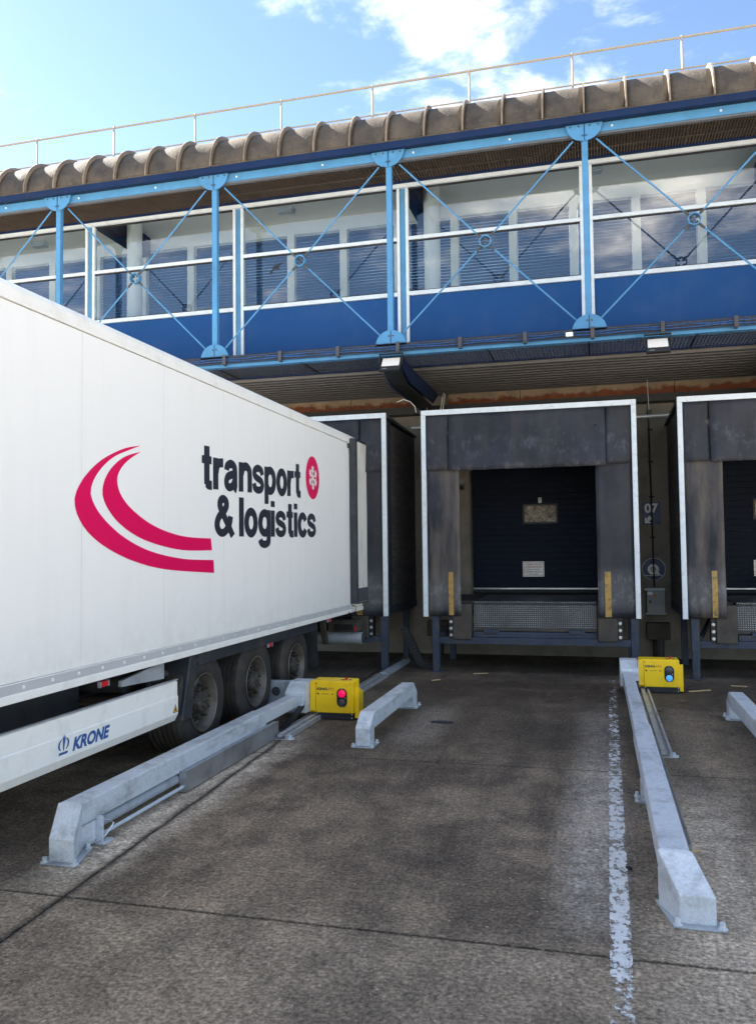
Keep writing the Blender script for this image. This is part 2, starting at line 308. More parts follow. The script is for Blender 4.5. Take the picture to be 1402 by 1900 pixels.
def m_tread():
    m = NT('diamond_plate'); x, y, z = m.sep()
    a = m.math('SINE', m.math('MULTIPLY', m.math('ADD', x, z), 95)); b = m.math('SINE', m.math('MULTIPLY', m.math('SUBTRACT', x, z), 95))
    p = m.ramp(m.math('MULTIPLY', a, b), 0.25, 0.7)
    n1 = m.ramp(m.noise(2.6, 5), 0.35, 0.7)
    col = m.mix(m.math('MULTIPLY', p, m.math('MULTIPLY_ADD', n1, 0.6, 0.4)), lin((58, 60, 64)), lin((178, 178, 176)))
    m.set(col, 0.4, 0.5); m.bump(p, 0.8, 0.01); return m.m
MT['tread'] = m_tread()
def m_doorslat():
    m = NT('navy_door'); n1 = m.ramp(m.noise(0.9, 4, 0.6, vec=m.map((1, 1, 0.6))), 0.3, 0.75)
    col = m.mix(n1, lin((7, 18, 38)), lin((17, 26, 42)))
    col = m.mix(m.math('MULTIPLY', m.ramp(m.noise(9, 5, 0.7, vec=m.map((0.4, 1, 2))), 0.62, 0.72), 0.4), col, lin((92, 96, 100)))
    m.set(col, 0.6, 0, 0.15); return m.m
MT['door'] = m_doorslat()
def m_glass(name, tint, ior, wob=0.0):
    m = NT(name); fr = m.n('ShaderNodeFresnel'); fr.inputs[0].default_value = ior
    tr = m.n('ShaderNodeBsdfTransparent'); tr.inputs[0].default_value = (*tint, 1)
    gl = m.n('ShaderNodeBsdfGlossy'); gl.inputs['Roughness'].default_value = 0.0
    ge = m.n('ShaderNodeNewGeometry')
    mx = m.n('ShaderNodeMixShader'); m.l(m.math('MULTIPLY', fr.outputs[0], m.math('SUBTRACT', 1, ge.outputs['Backfacing'])), mx.inputs[0]); m.l(tr.outputs[0], mx.inputs[1]); m.l(gl.outputs[0], mx.inputs[2]); m.l(mx.outputs[0], m.out.inputs[0])
    if wob:
        bp = m.n('ShaderNodeBump'); bp.inputs['Strength'].default_value = wob; bp.inputs['Distance'].default_value = 0.02
        m.l(m.noise(1.1, 2, vec=m.map((1, 1, 3))), bp.inputs['Height']); m.l(bp.outputs[0], gl.inputs['Normal'])
    return m.m
MT['glass'] = m_glass('window_glass', (0.82, 0.87, 0.90), 2.25, 0.0)
MT['rearglass'] = m_glass('tinted_glass', (0.26, 0.33, 0.42), 1.5, 0.0)
def m_acrylic():
    m = NT('door_acrylic'); v = m.noise(7, 5, 0.7, dist=2.2)
    col = m.mix(m.ramp(v, 0.35, 0.65), lin((70, 58, 44)), lin((196, 182, 160)))
    m.set(col, 0.25); m.bump(v, 0.9, 0.03); return m.m
MT['acrylic'] = m_acrylic()
def m_kick():
    m = NT('kick_plate'); b = m.n('ShaderNodeTexBrick'); b.inputs['Scale'].default_value = 9; b.inputs['Mortar Size'].default_value = 0.012
    sv = m.sep(); cb = m.n('ShaderNodeCombineXYZ'); m.l(sv[1], cb.inputs[0]); m.l(sv[2], cb.inputs[1]); m.l(cb.outputs[0], b.inputs['Vector'])
    b.inputs['Color1'].default_value = (*lin((52, 55, 62)), 1); b.inputs['Color2'].default_value = (*lin((66, 68, 75)), 1); b.inputs['Mortar'].default_value = (*lin((110, 112, 116)), 1)
    m.set(b.outputs[0], 0.5); return m.m
MT['kick'] = m_kick()
def m_emit(name, rgb, s):
    m = NT(name); c = lin(rgb); m.set(c, 0.3)
    m.p.inputs['Emission Color'].default_value = (*c, 1); m.p.inputs['Emission Strength'].default_value = s; return m.m
MT['lensred'] = m_emit('signal_red', (215, 12, 78), 0.10)
MT['lensblue'] = m_emit('signal_blue', (80, 165, 232), 0.07)
def m_lensoff():
    m = NT('signal_off'); v = m.n('ShaderNodeTexVoronoi'); v.inputs['Scale'].default_value = 90; m.l(m.pos, v.inputs['Vector'])
    m.set(m.mix(m.ramp(v.outputs[0], 0.1, 0.6), lin((110, 112, 114)), lin((52, 54, 58))), 0.3); return m.m
MT['lensoff'] = m_lensoff()
# ------------------------------------------------------------------ mesh helpers (everything in world metres)
def box(x0, x1, y0, y1, z0, z1):
    v = [(x0, y0, z0), (x1, y0, z0), (x1, y1, z0), (x0, y1, z0), (x0, y0, z1), (x1, y0, z1), (x1, y1, z1), (x0, y1, z1)]
    return v, [(0, 3, 2, 1), (4, 5, 6, 7), (0, 1, 5, 4), (1, 2, 6, 5), (2, 3, 7, 6), (3, 0, 4, 7)]
def prism(poly, ax, a0, a1, shear=None):
    n = len(poly); v = []
    for a in (a0, a1):
        for p, q in poly:
            c = {'X': (a, p, q), 'Y': (p, a, q), 'Z': (p, q, a)}[ax]
            if shear: c = shear(c)
            v.append(c)
    f = [tuple(range(n-1, -1, -1)), tuple(range(n, 2*n))] + [(i, (i+1) % n, n+(i+1) % n, n+i) for i in range(n)]
    return v, f
def frame_of(d):
    d = Vector(d).normalized(); a = Vector((0, 0, 1)) if abs(d.z) < 0.9 else Vector((1, 0, 0))
    u = d.cross(a).normalized(); return d, u, d.cross(u)
def tube(pts, r, n=10, cap=True):
    pts = [Vector(p) for p in pts]; v = []; f = []
    for i, p in enumerate(pts):
        d = (pts[min(i+1, len(pts)-1)] - pts[max(i-1, 0)]); d, u, w = frame_of(d)
        rr = r[i] if isinstance(r, (list, tuple)) else r
        for k in range(n):
            a = 2*math.pi*k/n; v.append(tuple(p + u*math.cos(a)*rr + w*math.sin(a)*rr))
    for i in range(len(pts)-1):
        for k in range(n): f.append((i*n+k, i*n+(k+1) % n, (i+1)*n+(k+1) % n, (i+1)*n+k))
    if cap: f += [tuple(range(n-1, -1, -1)), tuple(range((len(pts)-1)*n, len(pts)*n))]
    return v, f
def lathe(prof, c, ax, n=32, closed=False, cap=True):
    """profile of (radius, offset along axis)"""
    d, u, w = frame_of(ax); c = Vector(c); v = []; f = []
    for r, h in prof:
        for k in range(n):
            a = 2*math.pi*k/n; v.append(tuple(c + d*h + u*math.cos(a)*r + w*math.sin(a)*r))
    m = len(prof)
    for i in range(m if closed else m-1):
        j = (i+1) % m
        for k in range(n): f.append((i*n+k, i*n+(k+1) % n, j*n+(k+1) % n, j*n+k))
    if not closed and cap: f += [tuple(range(n-1, -1, -1)), tuple(range((m-1)*n, m*n))]
    return v, f
def bar(p0, p1, w, t, upv=(0, 0, 1)):
    """rectangular bar between two points: w along side, t along up"""
    p0, p1 = Vector(p0), Vector(p1); d = (p1-p0).normalized(); s = d.cross(Vector(upv)).normalized(); u = s.cross(d)
    v = []
    for p in (p0, p1):
        for a, b in ((-1, -1), (1, -1), (1, 1), (-1, 1)): v.append(tuple(p + s*a*w/2 + u*b*t/2))
    return v, [(0, 1, 2, 3), (7, 6, 5, 4), (0, 4, 5, 1), (1, 5, 6, 2), (2, 6, 7, 3), (3, 7, 4, 0)]
def merge(*gs):
    v = []; f = []
    for a, b in gs:
        o = len(v); v += list(a); f += [tuple(i+o for i in q) for q in b]
    return v, f
WL = {}
def link(o, parent, loc):
    COL.objects.link(o); loc = Vector(loc); WL[o.name] = loc
    if parent is not None: o.parent = parent; o.location = loc - WL[parent.name]
    else: o.location = loc
    return o
def tag(o, label=None, cat=None, group=None, kind=None):
    for k, x in (('label', label), ('category', cat), ('group', group), ('kind', kind)):
        if x: o[k] = x
    return o
def thing(name, loc, label, cat, group=None):
    o = bpy.data.objects.new(name, None); o.empty_display_size = 0.2; link(o, None, loc); return tag(o, label, cat, group)
def mesh(name, g, mat, smooth=False):
    v, f = g; me = bpy.data.meshes.new(name)
    me.from_pydata(v, [], f); me.validate(); me.update()
    import bmesh
    bm = bmesh.new(); bm.from_mesh(me); bmesh.ops.recalc_face_normals(bm, faces=bm.faces); bm.to_mesh(me); bm.free()
    me.materials.append(MT[mat])
    if smooth:
        for p in me.polygons: p.use_smooth = True
        try: me.set_sharp_from_angle(angle=math.radians(35))
        except Exception: pass
    return me
def part(name, g, mat, parent=None, bevel=0.0, smooth=False, label=None):
    v, f = g
    lo = [min(p[i] for p in v) for i in range(3)]; hi = [max(p[i] for p in v) for i in range(3)]
    c = Vector([(a+b)/2 for a, b in zip(lo, hi)])
    me = mesh(name, ([tuple(Vector(p)-c) for p in v], f), mat, smooth)
    o = bpy.data.objects.new(name, me); link(o, parent, c)
    if bevel:
        b = o.modifiers.new('bevel', 'BEVEL'); b.width = bevel; b.segments = 2; b.limit_method = 'ANGLE'; b.angle_limit = math.radians(40)
    if label: o['label'] = label
    return o
def each(name, gs, mat, parent, **k):
    for g in gs: part(name, g, mat, parent, **k)
def piece(name, me, parent, loc, rot=None):
    o = bpy.data.objects.new(name, me); link(o, parent, loc)
    if rot: o.rotation_euler = rot
    return o
def copy_tree(o, delta, parent=None):
    c = o.copy(); COL.objects.link(c); WL[c.name] = WL[o.name] + Vector(delta)
    if parent is None: c.location = WL[c.name]
    else: c.parent = parent
    for ch in list(o.children): copy_tree(ch, delta, c)
    return c
def text_geo(body, off=0.0, spacing=1.0, shear=0.0):
    cu = bpy.data.curves.new('t', 'FONT'); cu.body = body; cu.offset = off; cu.space_character = spacing; cu.shear = shear; cu.resolution_u = 4; cu.fill_mode = 'BOTH'
    o = bpy.data.objects.new('t', cu); COL.objects.link(o); bpy.context.view_layer.update()
    me = bpy.data.meshes.new_from_object(o.evaluated_get(bpy.context.evaluated_depsgraph_get()))
    v = [tuple(p.co) for p in me.vertices]; f = [tuple(p.vertices) for p in me.polygons]
    bpy.data.objects.remove(o); bpy.data.curves.remove(cu); bpy.data.meshes.remove(me)
    return v, f
def text_fit(body, w0, w1, z0, z1, plane, at_, off=0.0, spacing=1.0, shear=0.0, tilt=0.0, th=0.0015):
    """text fitted to a box on plane 'X' (facing +X, reading along +Y) or 'Y' (facing -Y, reading along +X), given a small thickness"""
    v, f = text_geo(body, off, spacing, shear)
    a0 = min(p[0] for p in v); a1 = max(p[0] for p in v); b0 = min(p[1] for p in v); b1 = max(p[1] for p in v)
    q = []
    for p in v:
        s = w0 + (p[0]-a0)/(a1-a0)*(w1-w0); z = z0 + (p[1]-b0)/(b1-b0)*(z1-z0) + tilt*(s-(w0+w1)/2)
        q.append((s, z))
    return flat(q, f, plane, at_)
GL = {
 't': (0.56, [([(.27, 1.32), (.27, .28), (.29, .17), (.36, .12), (.54, .115)], .26), ([(0, .89), (.52, .89)], .22)]),
 'r': (0.56, [([(.13, 0), (.13, 1)], .26), ([(.15, .55), (.2, .74), (.33, .85), (.55, .87)], .26)]),
 'a': (0.84, [([(.15, .66), (.19, .80), (.40, .885), (.60, .81), (.65, .65), (.65, .22), (.68, .10), (.76, .06)], .25), ([(.62, .56), (.40, .52), (.20, .44), (.13, .28), (.19, .15), (.33, .11), (.52, .18), (.63, .36)], .24)]),
 'n': (0.82, [([(.13, 0), (.13, 1)], .26), ([(.16, .60), (.24, .80), (.42, .88), (.60, .82), (.69, .64), (.69, 0)], .26)]),
 's': (0.82, [([(.70, .66), (.63, .82), (.42, .89), (.21, .83), (.14, .70), (.22, .58), (.42, .51), (.63, .43), (.70, .29), (.62, .16), (.41, .11), (.19, .17), (.12, .34)], .23)]),
 'p': (0.84, [([(.13, 1), (.13, -.36)], .26), ([(.15, .70), (.25, .83), (.42, .88), (.62, .78), (.71, .5), (.62, .22), (.42, .12), (.25, .17), (.15, .30)], .26)]),
 'o': (0.84, [([(.42+.29*math.cos(k*math.pi/10), .5+.39*math.sin(k*math.pi/10)) for k in range(21)], .26)]),
 'l': (0.26, [([(.13, 0), (.13, 1.36)], .26)]),
 'i': (0.26, [([(.13, 0), (.13, 1)], .26), ([(.13, 1.13), (.13, 1.36)], .26)]),
 'g': (0.84, [([(.71, 1), (.71, -.10), (.62, -.24), (.42, -.285), (.20, -.23), (.13, -.10)], .25), ([(.69, .72), (.59, .83), (.42, .88), (.22, .78), (.13, .5), (.22, .24), (.42, .14), (.59, .19), (.69, .32)], .26)]),
 'c': (0.78, [([(.42+.29*math.cos(a), .5+.39*math.sin(a)) for a in [math.radians(28+304*k/20) for k in range(21)]], .26)]),
 '&': (1.0, [([(.98, 0), (.62, .50), (.33, .90), (.28, 1.08), (.35, 1.21), (.47, 1.25), (.60, 1.18), (.62, 1.02), (.50, .84), (.26, .66), (.14, .46), (.15, .26), (.28, .12), (.46, .105), (.66, .24), (.80, .46), (.85, .68)], .24)]),
}
def stroke_text(body, w0, w1, base, xh, at_, tilt=0.0, gap=0.055):
    gs = []; x = 0.0; tot = sum(GL[c][0] for c in body)+gap*(len(body)-1); k = (w1-w0)/tot; n = 0
    for c in body:
        w, st = GL[c]
        for pts, sw in st:
            sw *= 1.12
            p = smoothline(pts, 5) if len(pts) > 2 else pts
            v = []; m_ = len(p)
            clo = math.hypot(p[0][0]-p[-1][0], p[0][1]-p[-1][1]) < 1e-6
            for i in range(m_):
                a = p[i-1] if i > 0 else (p[-2] if clo else p[i]); b = p[i+1] if i < m_-1 else (p[1] if clo else p[i])
                dx, dy = b[0]-a[0], b[1]-a[1]; L = math.hypot(dx, dy); nx, ny = -dy/L*sw/2, dx/L*sw/2
                for q in ((p[i][0]+nx, p[i][1]+ny), (p[i][0]-nx, p[i][1]-ny)):
                    Yq = w0+(x+q[0])*k; v.append((at_+0.0007*n+0.0006*i/m_, Yq, base+q[1]*xh+tilt*(Yq-(w0+w1)/2)))
            gs.append((v, [(2*i, 2*i+1, 2*i+3, 2*i+2) for i in range(m_-1)])); n = (n+1) % 4
        x += w+gap
    return merge(*gs)
def flat(q, f, plane, at_):
    return ([(at_, s, z) for s, z in q] if plane == 'X' else [(s, at_, z) for s, z in q]), f
def polyflat(pts, plane, at_, th=0.002):
    """thin printed / cut sheet shape"""
    d = -th if plane == 'X' else th
    g = prism(pts, plane, at_, at_+d); return g
def circle(cx, cz, r, n=40, ry=None):
    return [(cx+r*math.cos(2*math.pi*k/n), cz+(ry or r)*math.sin(2*math.pi*k/n)) for k in range(n)]
def smoothline(p, k=6):
    out = []
    for i in range(len(p)-1):
        p0, p1, p2, p3 = p[max(i-1, 0)], p[i], p[i+1], p[min(i+2, len(p)-1)]
        for j in range(k):
            t = j/k; out.append(tuple(0.5*(2*p1[c]+(p2[c]-p0[c])*t+(2*p0[c]-5*p1[c]+4*p2[c]-p3[c])*t*t+(3*p1[c]-p0[c]-3*p2[c]+p3[c])*t**3) for c in range(2)))
    out.append(p[-1]); return out
# ------------------------------------------------------------------ ground
base = tag(part('ground', ([(-400, -400, -0.03), (400, -400, -0.03), (400, 400, -0.03), (-400, 400, -0.03)], [(0, 1, 2, 3)]), 'joint'), kind='structure')
def jx(k, y): return {0: -12.5, 1: -7.7, 2: -3.06-0.054*(y-3.4), 3: 3.6, 4: 10.0}[k]
ys = [-14.0, -5.0, 0.6, 4.36, 7.88, 16.0]
def edge(p, q, n, j):
    out = []
    for i in range(n):
        t = i/n; e = 0 if i == 0 else random.uniform(-j, j)
        dx, dy = q[0]-p[0], q[1]-p[1]; L = math.hypot(dx, dy)
        out.append((p[0]+dx*t-dy/L*e, p[1]+dy*t+dx/L*e))
    return out
g_ = 0.006
for a in range(4):
    for b in range(len(ys)-1):
        y0, y1 = ys[b]+g_, ys[b+1]-g_
        c = [(jx(a, y0)+g_, y0), (jx(a+1, y0)-g_, y0), (jx(a+1, y1)-g_, y1), (jx(a, y1)+g_, y1)]
        poly = []
        for i in range(4): poly += edge(c[i], c[(i+1) % 4], 60, 0.0035)
        part('slab', prism(poly, 'Z', -0.03+0.0005, random.uniform(-0.002, 0.002)), 'yard' if a == 3 else 'ground', base)  # unseen right-hand slabs take the pale bounce tone
far = [(-200, -200), (200, -200), (200, -14.0), (-200, -14.0)]
part('outer_yard', prism(far, 'Z', -0.029, 0.0), 'yard', base)
for s in ((-200, -12.5), (10.0, 200)):
    part('outer_yard', box(s[0], s[1], -14.0+0.005, 40, -0.029, 0.0), 'yard', base)
lm = [(0.008, 3.2), (0.116, 3.2), (0.184, 7.9), (0.256, 13.3), (0.150, 13.3), (0.070, 7.9)]
tag(part('lane_marking', ([(x, y, 0.0065) for x, y in lm], [(0, 1, 2, 5), (5, 2, 3, 4)]), 'line'), kind='structure')
# ------------------------------------------------------------------ warehouse
B = thing('warehouse_building', (-3, 16, 0), 'long warehouse with blue panelled glazed upper floor over loading docks under a barrel edged roof', 'building')
XL, XR = -15.12, 6.02
part('wall', box(-45, 30, 16.0, 16.35, 0, 5.1), 'concrete', B)
part('rear_block', box(-45, 30, 17.3, 48, 0, 5.2), 'concrete', B)
part('end_wall', box(-45, XL-0.06, 13.45, 17.3, 5.0, 9.3), 'panelblue', B)
part('end_wall', box(XR+0.06, 30, 13.45, 17.3, 5.0, 9.3), 'panelblue', B)
# corrugated soffit
prof = []; yy = 13.47; p_ = 0.205
while yy < 15.95:
    prof += [(yy, 5.20), (yy+0.075, 5.20), (yy+0.085, 5.065), (yy+0.195, 5.065)]; yy += p_
prof += [(16.0, 5.20), (16.0, 5.208), (13.47, 5.208)]
part('corrugated_soffit', prism(prof, 'X', -45, 30), 'soffit', B)
part('floor_slab', box(-45, 30, 13.5, 17.3, 5.21, 5.5), 'concrete', B)
part('ledger_beam', box(-45, 30, 15.7, 15.99, 4.70, 4.84), 'black', B)
for a, b in ((-2.72, 2.86), (-8.76, -3.34), (3.3, 8.6), (-14.8, -9.3)):
    n = 4
    for i in range(n):
        part('lintel', box(a+(b-a)*i/n+0.006, a+(b-a)*(i+1)/n-0.006, 15.82+random.uniform(-.004, .004), 15.98, 4.845, 5.085), 'rust', B)
# haunched brackets that carry the gallery
for cx in (-9.06, -3.02, 3.02):
    k = part('bracket', prism([(12.62, 5.10), (12.62, 4.95), (13.2, 4.80), (15.2, 4.80), (15.6, 4.98), (15.68, 5.07), (13.5, 5.07)], 'X', cx+0.10, cx+0.125), 'navy', B)
    part('bracket_web', prism([(12.62, 5.10), (12.62, 4.93), (13.1, 4.74), (15.2, 4.72), (15.68, 4.75), (15.68, 5.07), (13.5, 5.07)], 'X', cx-0.20, cx-0.175), 'navy', B)
    part('bracket_flange', merge(prism([(12.62, 4.93), (13.15, 4.775), (15.3, 4.76), (15.3, 4.74), (13.14, 4.755), (12.62, 4.91)], 'X', cx-0.17, cx+0.095)), 'black', B)
# lower gallery edge: navy gutter beam and grating
part('gallery_edge_beam', box(XL, XR, 13.40, 13.465, 5.10, 5.30), 'navy', B)
def grating(x0, x1, y0, y1, z, mat, pitch, nx, bw):
    gs = []
    n = int((x1-x0)/pitch)
    for i in range(n+1):
        x = x0 + (x1-x0)*i/n; gs.append(box(x-bw/2, x+bw/2, y0, y1, z, z+0.03))
    for j in range(nx+1):
        y = y0 + (y1-y0)*j/nx; gs.append(box(x0, x1, y-0.004, y+0.004, z+0.012, z+0.024))
    return merge(*gs)
me_low = mesh('grating_panel', grating(-0.745, 0.745, -0.44, 0.44, 0, 'grate', 0.052, 7, 0.014), 'grate')
me_up = mesh('grating_panel', grating(-0.745, 0.745, -0.41, 0.41, 0, 'grateup', 0.045, 14, 0.012), 'grateup')
nb = 14
for i in range(nb):
    x = XL + 0.755 + i*1.51
    piece('grating_panel', me_low, B, (x, 12.95, 5.115)); piece('eaves_grating_panel', me_up, B, (x, 12.97, 8.29))
    part('grating_divider', box(x+0.745, x+0.765, 12.5, 13.39, 5.10, 5.15), 'black', B)
part('eaves_black_sheet', box(XL, XR, 12.5, 13.4, 8.46, 8.50), 'black', B)  # black sheet closing off the space above the eaves grating
# glazed bays
PY = 13.45
part('header_beam', box(XL, XR, 13.36, 13.56, 8.26, 8.40), 'navy', B)
part('top_rail', box(XL, XR, 13.385, 13.50, 8.195, 8.258), 'alu', B)
XB = [-0.02+3.02*k for k in range(-5, 3)]
bay_windows = []
for i in range(len(XB)-1):
    a, b = XB[i]+0.05, XB[i+1]-0.05
    f = 0.05
    wdw = part('window', merge(box(a, a+f, 13.40, 13.49, 5.30, 8.19), box(b-f, b, 13.40, 13.49, 5.30, 8.19),
                               box(a+f, b-f, 13.403, 13.487, 7.285, 7.345), box(a+f, b-f, 13.40, 13.49, 6.33, 6.40)), 'alu', B, bevel=0.004)
    part('window_gasket', merge(box(a+f, b-f, 13.425, 13.465, 7.262, 7.284), box(a+f, b-f, 13.425, 13.465, 6.401, 6.418), box(a+f, b-f, 13.425, 13.465, 8.17, 8.19)), 'black', wdw)
    part('pane', box(a+f, b-f, 13.440, 13.448, 7.346, 8.168), 'glass', wdw)
    part('pane', box(a+f, b-f, 13.440, 13.448, 6.420, 7.260), 'glass', wdw)
    part('spandrel_panel', box(a+f+0.002, b-f-0.002, 13.435, 13.475, 5.30, 6.328), 'panelblue', wdw)
    bay_windows.append(wdw)
for x in XB: part('mullion', box(x-0.045, x+0.045, 13.43, 13.52, 5.30, 8.19), 'steelblue', B)
bird = [(0, 0), (0.05, 0.035), (0.075, 0.10), (0.11, 0.125), (0.16, 0.125), (0.235, 0.155), (0.20, 0.105), (0.165, 0.085), (0.19, 0.03), (0.15, 0.035), (0.115, 0.055), (0.07, 0.02), (0.03, -0.05)]
part('bird_decal', polyflat([(-5.47+x, 6.985+z) for x, z in bird], 'Y', 13.432, 0.003), 'bird', bay_windows[3])
# gallery interior
part('gallery_floor', box(XL, XR, 13.5, 15.8, 5.5, 5.56), 'intwhite', B)
part('gallery_ceiling', box(XL, XR, 13.57, 15.9, 8.75, 8.82), 'intceil', B)
part('header_lining', box(XL, XR, 13.51, 13.56, 8.401, 8.749), 'intwhite', B)
part('gallery_bulkhead', box(XL, XR, 15.55, 15.75, 8.48, 8.745), 'intwhite', B)
part('clerestory_wall', box(XL, XR, 15.76, 15.9, 8.83, 9.135), 'concrete', B)
part('gallery_sill_wall', box(XL, XR, 15.55, 15.7, 5.57, 6.45), 'intwhite', B)
x = XL+0.3
while x < XR:
    part('inner_post', box(x-0.075, x+0.075, 15.52, 15.72, 6.46, 8.475), 'intwhite', B)
    part('inner_blind', merge(*[prism([(15.600, 6.470+0.06*k), (15.604, 6.467+0.06*k), (15.634, 6.521+0.06*k), (15.630, 6.524+0.06*k)], 'X', x+0.09, x+1.03) for k in range(33)]), 'intdark', B)
    part('rear_pane', box(x+0.08, x+1.04, 15.655, 15.662, 6.46, 8.475), 'rearglass', B)
    x += 1.12
for cx in (-8.86, -2.76, 3.28):
    part('round_column', tube([(cx, 14.6, 5.56), (cx, 14.6, 8.75)], 0.15, 20), 'intwhite', B, smooth=True)
    part('ceiling_beam', box(cx-0.42, cx-0.17, 13.6, 15.5, 8.35, 8.749), 'navy', B)
# roof: fascia, barrel panels with standing seams, deck
part('eaves_gutter', box(XL, XR, 12.33, 12.42, 8.365, 8.47), 'navy', B, bevel=0.005)
part('gutter_shade_strip', box(XL, XR, 12.43, 12.6, 8.385, 8.455), 'black', B)  # black strip paints in the shade of the gap below the gutter
RR = 0.75; ncurve = 14
def arc(r, k0=0.0, k1=1.0, n=ncurve):
    out = []
    for i in range(n+1):
        t = (k0+(k1-k0)*i/n)*math.pi/2; out.append((12.36+RR-r*math.cos(t), 8.475+r*math.sin(t)*0.98))
    return out
roof = part('roof', box(XL, XR, 13.10, 17.3, 9.14, 9.205), 'roof', B)
SEAM = 0.604
nseam = int(round((XR-XL)/SEAM))
for i in range(nseam):
    x0 = XL + i*SEAM
    v = []; f = []; nx = 8
    rndp = [random.uniform(0, 6.28) for _ in range(4)]
    pts = arc(RR)
    for j, (y, z) in enumerate(pts):
        t = j/ncurve
        for k in range(nx+1):
            u = k/nx; s = math.sin(math.pi*u)
            dd = 0.008*s*math.sin(math.pi*min(1, t*1.1)) + 0.005*math.sin(6*u+rndp[0]+5*t)*s + 0.006*math.sin(9*t+rndp[1]+3*u)*s
            n_ = Vector((0, y-(12.36+RR), z-8.475)).normalized()
            v.append((x0+0.012+u*(SEAM-0.024), y+n_.y*dd, z+n_.z*dd))
    W_ = nx+1
    for j in range(ncurve):
        for k in range(nx): f.append((j*W_+k, j*W_+k+1, (j+1)*W_+k+1, (j+1)*W_+k))
    o = part('roof_panel', (v, f), 'roof', roof, smooth=True)
    so = o.modifiers.new('solid', 'SOLIDIFY'); so.thickness = 0.02; so.offset = -1
for i in range(nseam+1):
    x0 = XL + i*SEAM
    o_ = arc(RR+0.068); n_ = arc(RR-0.01)
    part('roof_seam', prism(o_+n_[::-1], 'X', x0-0.012, x0+0.012), 'seam', roof)
part('roof_underside', box(XL, XR, 15.92, 17.3, 9.05, 9.135), 'intdark', B)
part('roof_drip_edge', box(XL, XR, 12.335, 12.40, 8.472, 8.492), 'roof', B)
# plain wings of the barrel roof beyond the glazed bays
for a, b in ((-45, XL-0.002), (XR+0.002, 30)):
    part('roof_wing', prism(arc(RR)+[(17.3, 9.21), (17.3, 8.47)], 'X', a, b), 'roof', B)
# ------------------------------------------------------------------ steel truss in front of the glazing
T = thing('steel_truss', (-3.02, 12.5, 5.2), 'light blue steel truss with cross rods and half round gussets in front of glazing', 'truss')
TY = 12.5
part('top_chord', merge(box(XL, XR, TY-0.02, TY+0.08, 8.25, 8.385)), 'steelblue', T, bevel=0.004)
part('chord_lip', box(XL, XR, TY+0.0, TY+0.07, 8.222, 8.249), 'grate', T)
part('bottom_chord', merge(box(XL, XR, TY-0.03, TY+0.10, 5.10, 5.15), box(XL, XR, TY+0.02, TY+0.06, 5.151, 5.24)), 'steelblue', T, bevel=0.004)
def halfdisc(cx, cz, r, sgn, y0, y1):
    p = [(cx+r*math.cos(math.pi*k/24), cz+sgn*r*math.sin(math.pi*k/24)) for k in range(25)]
    return prism(p if sgn > 0 else p[::-1], 'Y', y0, y1)
def bolt(x, z, y, r=0.009): return lathe([(r*1.5, 0), (r*1.5, 0.004), (r, 0.005), (r, 0.016)], (x, y, z), (0, -1, 0), 8)
for x in XB:
    part('column', box(x-0.045, x+0.045, TY-0.045, TY+0.045, 5.25, 8.25), 'steelblue', T, bevel=0.004)
    g1 = part('gusset', merge(halfdisc(x-0.003, 8.385, 0.268, -1, TY-0.075, TY-0.05)), 'steelblue', T, bevel=0.003)
    each('bolt', [bolt(x+dx, 8.385+dz, TY-0.076) for dx, dz in ((-.2, -.045), (-.08, -.045), (.08, -.045), (.2, -.045), (-.025, -.19), (.025, -.19))], 'chassis', g1, smooth=True)
    part('gusset_seam', box(x-0.004, x+0.004, TY-0.082, TY-0.076, 8.125, 8.43), 'navy', g1)
    g2 = part('gusset', merge(halfdisc(x+0.01, 5.245, 0.25, 1, TY-0.075, TY-0.05)), 'steelblue', T, bevel=0.003)
    each('bolt', [bolt(x-.02, 5.40, TY-0.076), bolt(x+.045, 5.40, TY-0.076)], 'chassis', g2, smooth=True)
    part('gusset_seam', box(x+0.006, x+0.013, TY-0.082, TY-0.076, 5.25, 5.48), 'navy', g2)
for i in range(len(XB)-1):
    a, b = XB[i], XB[i+1]; mx = (a+b)/2; mz = 6.77
    rg = part('ring', lathe([(0.093, -0.045), (0.093, 0.045), (0.078, 0.045), (0.078, -0.045)], (mx, TY, mz), (0, 1, 0), 28, closed=True), 'steelblue', T, smooth=True)
    for px, pz in ((a+0.17, 8.16), (b-0.17, 8.16), (a+0.17, 5.43), (b-0.17, 5.43)):
        d = Vector((px-mx, 0, pz-mz)).normalized(); s = Vector((mx, TY, mz)) + d*0.085
        part('rod', tube([s, (px, TY, pz)], 0.0135, 10), 'steelblue', T, smooth=True)
        part('rod_nut', merge(tube([s-d*0.045, s-d*0.008], 0.020, 6), tube([s+d*0.01, s+d*0.11], 0.019, 8)), 'chassis', rg)
for i in range(nb):
    x = XL+0.4+i*1.51
    part('bolt', bolt(x, 8.315, TY-0.021, 0.013), 'alu', T, smooth=True)
